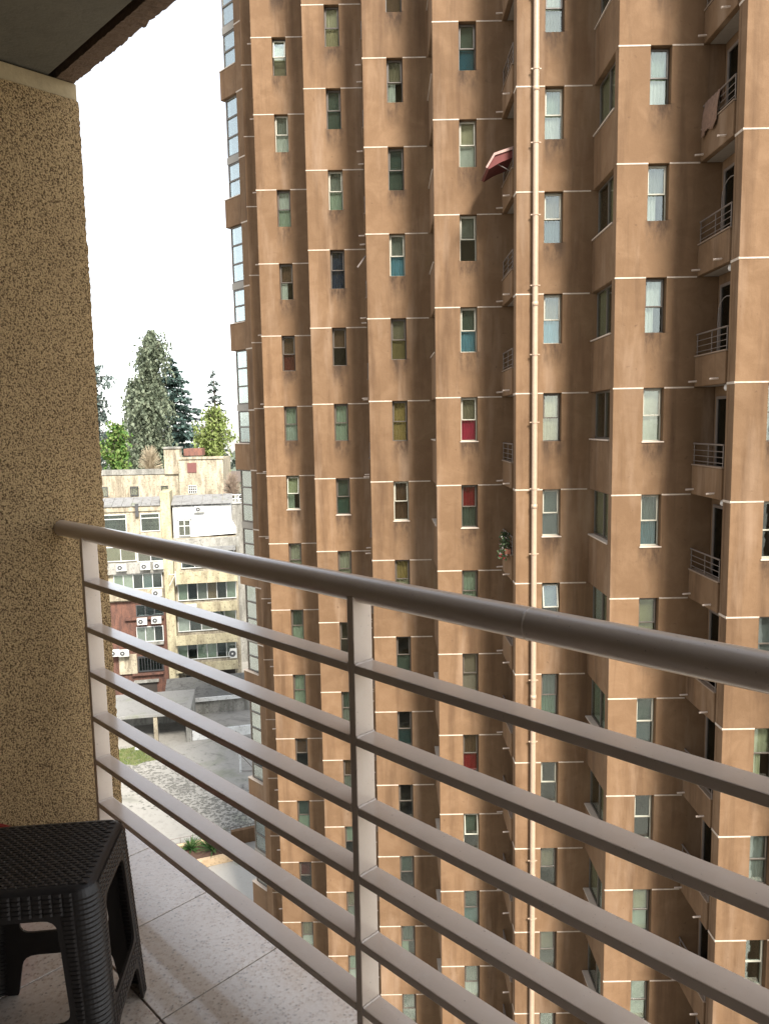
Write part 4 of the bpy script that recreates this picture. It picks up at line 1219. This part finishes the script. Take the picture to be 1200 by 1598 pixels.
rosette((pc.x - 1.1, pc.y + 1.25, GZ + .38), 70, 1.0, 'lower grassy green plant left of the yucca in the planter', 9)
lr = empty('low_railing', G(300, 1322), R(20))
tag(lr, 'thin dark low railing running behind the planter', 'railing')
pm_ = MB().tube((0, 0, 0), (0, 0, .8), .018, None, 5).mesh('post', METAL_DARK)
for q in range(13): link('post', pm_, lr, (-2 + q * .65, 0, 0))
MB().tube((-2, 0, .8), (5.8, 0, .8), .022, None, 6).build('rail', METAL_DARK, lr); MB().tube((-2, 0, .45), (5.8, 0, .45), .015, None, 6).build('rail', METAL_DARK, lr)
rw = MB().box(-.4, 3.2, 0, .3, 0, .95).build('retaining_wall', PLASTER, None, G(372, 1318), R(20), bevel=.02)
tag(rw, 'short brown retaining wall between planter and tower bay', 'wall')

# ================================================================== TREES
def tube_limb(m, pts, r0, r1, n=6):
    k = len(pts) - 1
    for q in range(k):
        a = r0 + (r1 - r0) * q / k; b = r0 + (r1 - r0) * (q + 1) / k
        m.tube(pts[q], pts[q + 1], a, b, n, False)
BARK = flat('tree_bark', (.075, .058, .045), .95, .3, 3)
def tree_root(name, px, Y, lab, cat='tree'):
    p = at(px, 720, Y); r_ = empty(name, (p.x, p.y, GZ)); tag(r_, lab, cat); return r_
def zpx(py, px, Y): return at(px, py, Y).z - GZ

LEAF_GREY = m_leaf('grey_green_leaf', (.10, .125, .085), (.145, .17, .11), (.20, .22, .145), .3, .35)
LEAF_DARK = m_leaf('cedar_needles', (.040, .075, .064), (.062, .10, .084), (.09, .13, .11), .3, .2)
LEAF_LIME = m_leaf('lime_leaf', (.12, .165, .040), (.17, .215, .060), (.235, .265, .10), .4, .35)
LEAF_MID = m_leaf('fresh_green_leaf', (.045, .11, .020), (.09, .17, .035), (.17, .20, .06), .35)
LEAF_BLUE = m_leaf('bluish_needles', (.060, .085, .078), (.09, .115, .10), (.12, .145, .125), .3, .15)
LEAF_DRY = m_leaf('dry_twigs', (.24, .19, .13), (.30, .25, .17), (.36, .31, .22), .5, .1)

# weeping tall tree
Y = 120
def weeping(name, px, Y, top, bot, lab, leaf, halfw, seed, nb=90, strand=(2.5, 6), size=.40, lean=0.0, shape=None):
    r_ = tree_root(name, px, Y, lab); rng = random.Random(seed)
    zt, zb = zpx(top, px, Y), zpx(bot, px, Y)
    tr = MB(); tube_limb(tr, [Vector((0, 0, 0)), Vector((.2, 0, zb)), Vector((.1 + lean * .5, 0, (zb + zt) / 2)), Vector((lean, 0, zt - .5))], .55, .05, 8)
    pts = []
    for b in range(nb):
        u = (b + rng.random()) / nb
        z = zb + (zt - zb) * (.12 + .88 * u)
        wmax = (shape(u) if shape else (math.sin(min(1, (1 - u) * 1.25 + .10) * math.pi * .5) ** .8)) * halfw
        a = rng.uniform(0, 6.28); rr = wmax * rng.uniform(.35, 1.0)
        c = Vector((lean * u, 0, z)); tip = c + Vector((math.cos(a) * rr, math.sin(a) * rr, rng.uniform(.2, 1.0)))
        tube_limb(tr, [c - Vector((0, 0, .8)), c + (tip - c) * .6 + Vector((0, 0, .4)), tip], .09, .02, 4)
        for s_ in range(rng.randint(4, 8)):
            st = c + (tip - c) * rng.uniform(.35, 1.05) + Vector((rng.gauss(0, .35), rng.gauss(0, .35), .2))
            ln = rng.uniform(*strand) * (.5 + .5 * (1 - u) + .1)
            n_ = int(ln / .22)
            sway = Vector((rng.gauss(0, .06), rng.gauss(0, .06), 0))
            for q in range(n_):
                p = st + Vector((0, 0, -q * .22)) + sway * q + Vector((rng.gauss(0, .13), rng.gauss(0, .13), 0))
                if p.z < zb - 4: break
                pts.append((p, 1, Vector((sway.x, sway.y, -1)) if rng.random() < .6 else None))
    tr.build('trunk', BARK, r_, smooth=True)
    leaf_mesh(pts, size, rng, .2, 1.5).build('crown', leaf, r_)
weeping('weeping_tree', 232, 120, 522, 735, 'tall grey-green weeping tree in the middle of the skyline', LEAF_GREY, 4.9, 2, 150, (2.5, 6.5), .36, 1.6, lambda u: (.22 + .60 * (1 - u) ** .55 + .22 * math.sin(u * 17)) if u < .95 else .16)
weeping('willow_tree', 337, 100, 642, 722, 'bright yellow-green drooping tree right by the brown tower', LEAF_LIME, 2.4, 8, 70, (1.2, 3.2), .30, 0, lambda u: (.55 + .75 * math.sin(min(1, u * 1.1) * math.pi)) if u < .93 else .4)
weeping('young_tree', 183, 104, 668, 742, 'fresh green tree between stucco wall and weeping tree', LEAF_MID, 2.0, 14, 60, (.8, 2.2), .34, 0, lambda u: .5 + .6 * math.sin(min(1, u * 1.05) * math.pi))
weeping('ragged_tree', 150, 132, 574, 735, 'ragged blue-green tree half hidden behind the stucco wall', LEAF_BLUE, 3.9, 23, 80, (.9, 2.4), .42, 0, lambda u: .35 + .65 * abs(math.sin(u * 9.2)))
weeping('dark_tree', 214, 125, 596, 740, 'lower grey-green drooping tree leaning against the left of the tall one', LEAF_GREY, 3.3, 29, 90, (1.5, 4.5), .38, .6, lambda u: .35 + .6 * (1 - u) ** .6)

def conifer(name, px, Y, top, bot, lab, leaf, halfw, seed, tiers, per, gap, size, droop=.25, flat_=True, skip=.12, leafper=40):
    r_ = tree_root(name, px, Y, lab); rng = random.Random(seed)
    zt, zb = zpx(top, px, Y), zpx(bot, px, Y)
    tr = MB(); tube_limb(tr, [Vector((0, 0, 0)), Vector((.1, .1, (zt + zb) / 2)), Vector((0, 0, zt))], .55, .04, 8)
    pts = []
    for t_ in range(tiers):
        u = t_ / (tiers - 1)
        z = zt - .4 - (zt - zb) * u
        ln0 = halfw * (u ** gap) + .35
        for b in range(per):
            if rng.random() < skip: continue
            a = 6.28 * (b + rng.random() * .8) / per + t_ * .9
            ln = ln0 * rng.uniform(.6, 1.12); d = Vector((math.cos(a), math.sin(a), 0))
            z2 = z + rng.uniform(-.6, .6)
            p0 = Vector((0, 0, z2)); p2 = p0 + d * ln + Vector((0, 0, rng.uniform(-droop, droop * .8) * ln)); p1 = (p0 + p2) / 2 + Vector((0, 0, .12 * ln))
            tube_limb(tr, [p0, p1, p2], .07, .015, 4)
            n_ = int(leafper * ln / halfw) + 4
            for q in range(n_):
                v = rng.uniform(.25, 1.0)
                p = (p0 + (p1 - p0) * v * 2) if v < .5 else (p1 + (p2 - p1) * (v * 2 - 1))
                wd = .10 + .20 * ln * (1 - abs(v - .6))
                sdv = Vector((-d.y, d.x, 0)) * rng.gauss(0, wd * .6)
                pts.append((p + sdv + Vector((0, 0, rng.gauss(0, .10) - (.1 if not flat_ else 0))), 1, (d + sdv * .5).normalized() if rng.random() < .7 else None))
    tr.build('trunk', BARK, r_, smooth=True)
    leaf_mesh(pts, size, rng, 1.6 if flat_ else .3, 1.8).build('crown', leaf, r_)
conifer('cedar_tree', 275, 128, 562, 742, 'dark green cedar with layered branches behind the weeping tree', LEAF_DARK, 7.2, 41, 24, 11, .62, .42, .18, True, .14, 70)
conifer('bare_conifer', 339, 142, 578, 735, 'thin blue-green conifer with open whorled branches against the sky', LEAF_BLUE, 3.6, 43, 22, 6, .6, .38, .45, True, .3, 30)

# bare twiggy bushes
def twig_bush(name, px, Y, top, bot, lab, halfw, seed, leaf=LEAF_DRY, n=520):
    r_ = tree_root(name, px, Y, lab, 'bush'); rng = random.Random(seed)
    zt, zb = zpx(top, px, Y), zpx(bot, px, Y); hh = zt - zb
    tr = MB(); tube_limb(tr, [Vector((0, 0, 0)), Vector((0, 0, zb + .2))], .16, .09, 6)
    tw = MB()
    for q in range(n):
        a = rng.uniform(0, 6.28); k = rng.random()
        tip = Vector((math.cos(a) * halfw * k ** .6, math.sin(a) * halfw * k ** .6, zb + hh * (1 - .75 * k ** 2) * rng.uniform(.55, 1.0)))
        mid = Vector((tip.x * .45, tip.y * .45, zb + (tip.z - zb) * .75))
        for p, p2, r0 in ((Vector((0, 0, zb)), mid, .03), (mid, tip, .022)):
            d = (p2 - p).normalized(); s_ = d.orthogonal().normalized() * r0
            tw.add([p - s_, p + s_, p2 + s_ * .6, p2 - s_ * .6], [(0, 1, 2, 3)])
    tr.build('trunk', BARK, r_)
    tw.build('crown', leaf, r_)
twig_bush('twiggy_bush', 235, 100, 693, 738, 'pale leafless dome-shaped bush above the cream parapet', 1.7, 51)
twig_bush('dry_bush', 361, 88, 735, 776, 'dry brown bush between the rear house and tower bay', 1.3, 52, m_leaf('brown_twigs', (.15, .11, .08), (.20, .15, .11), (.26, .20, .15), .5, .1), 420)

# far mass of greenery along the horizon
rng = random.Random(77); pts = []
for q in range(20000):
    x = rng.uniform(-110, 60); y = 165 + rng.gauss(0, 6)
    h = 20.5 + 3.0 * math.sin(x * .21) + 3.2 * math.sin(x * .53 + 1) + 1.5 * math.sin(x * 1.3)
    z = h * rng.random() ** .6
    pts.append((Vector((x, y, GZ + z)), 1, None))
tl = leaf_mesh(pts, 1.15, rng, .3, 1.3).build('distant_greenery', m_leaf('haze_lightened_green', (.085, .105, .080), (.11, .13, .095), (.15, .165, .125), .12))  # leaf colour lightened so the far mass looks hazy
tag(tl, 'dim mass of garden greenery along the horizon', 'greenery', kind='stuff')
hb = MB().box(-20, 20, 0, .4, 0, 1.6).build('hedge_fence', METAL_DARK, None, (at(230, 740, 108).x, 110, GZ + zpx(743, 230, 108) - 1.2))
tag(hb, 'dark low fence behind the cream parapet', 'fence')
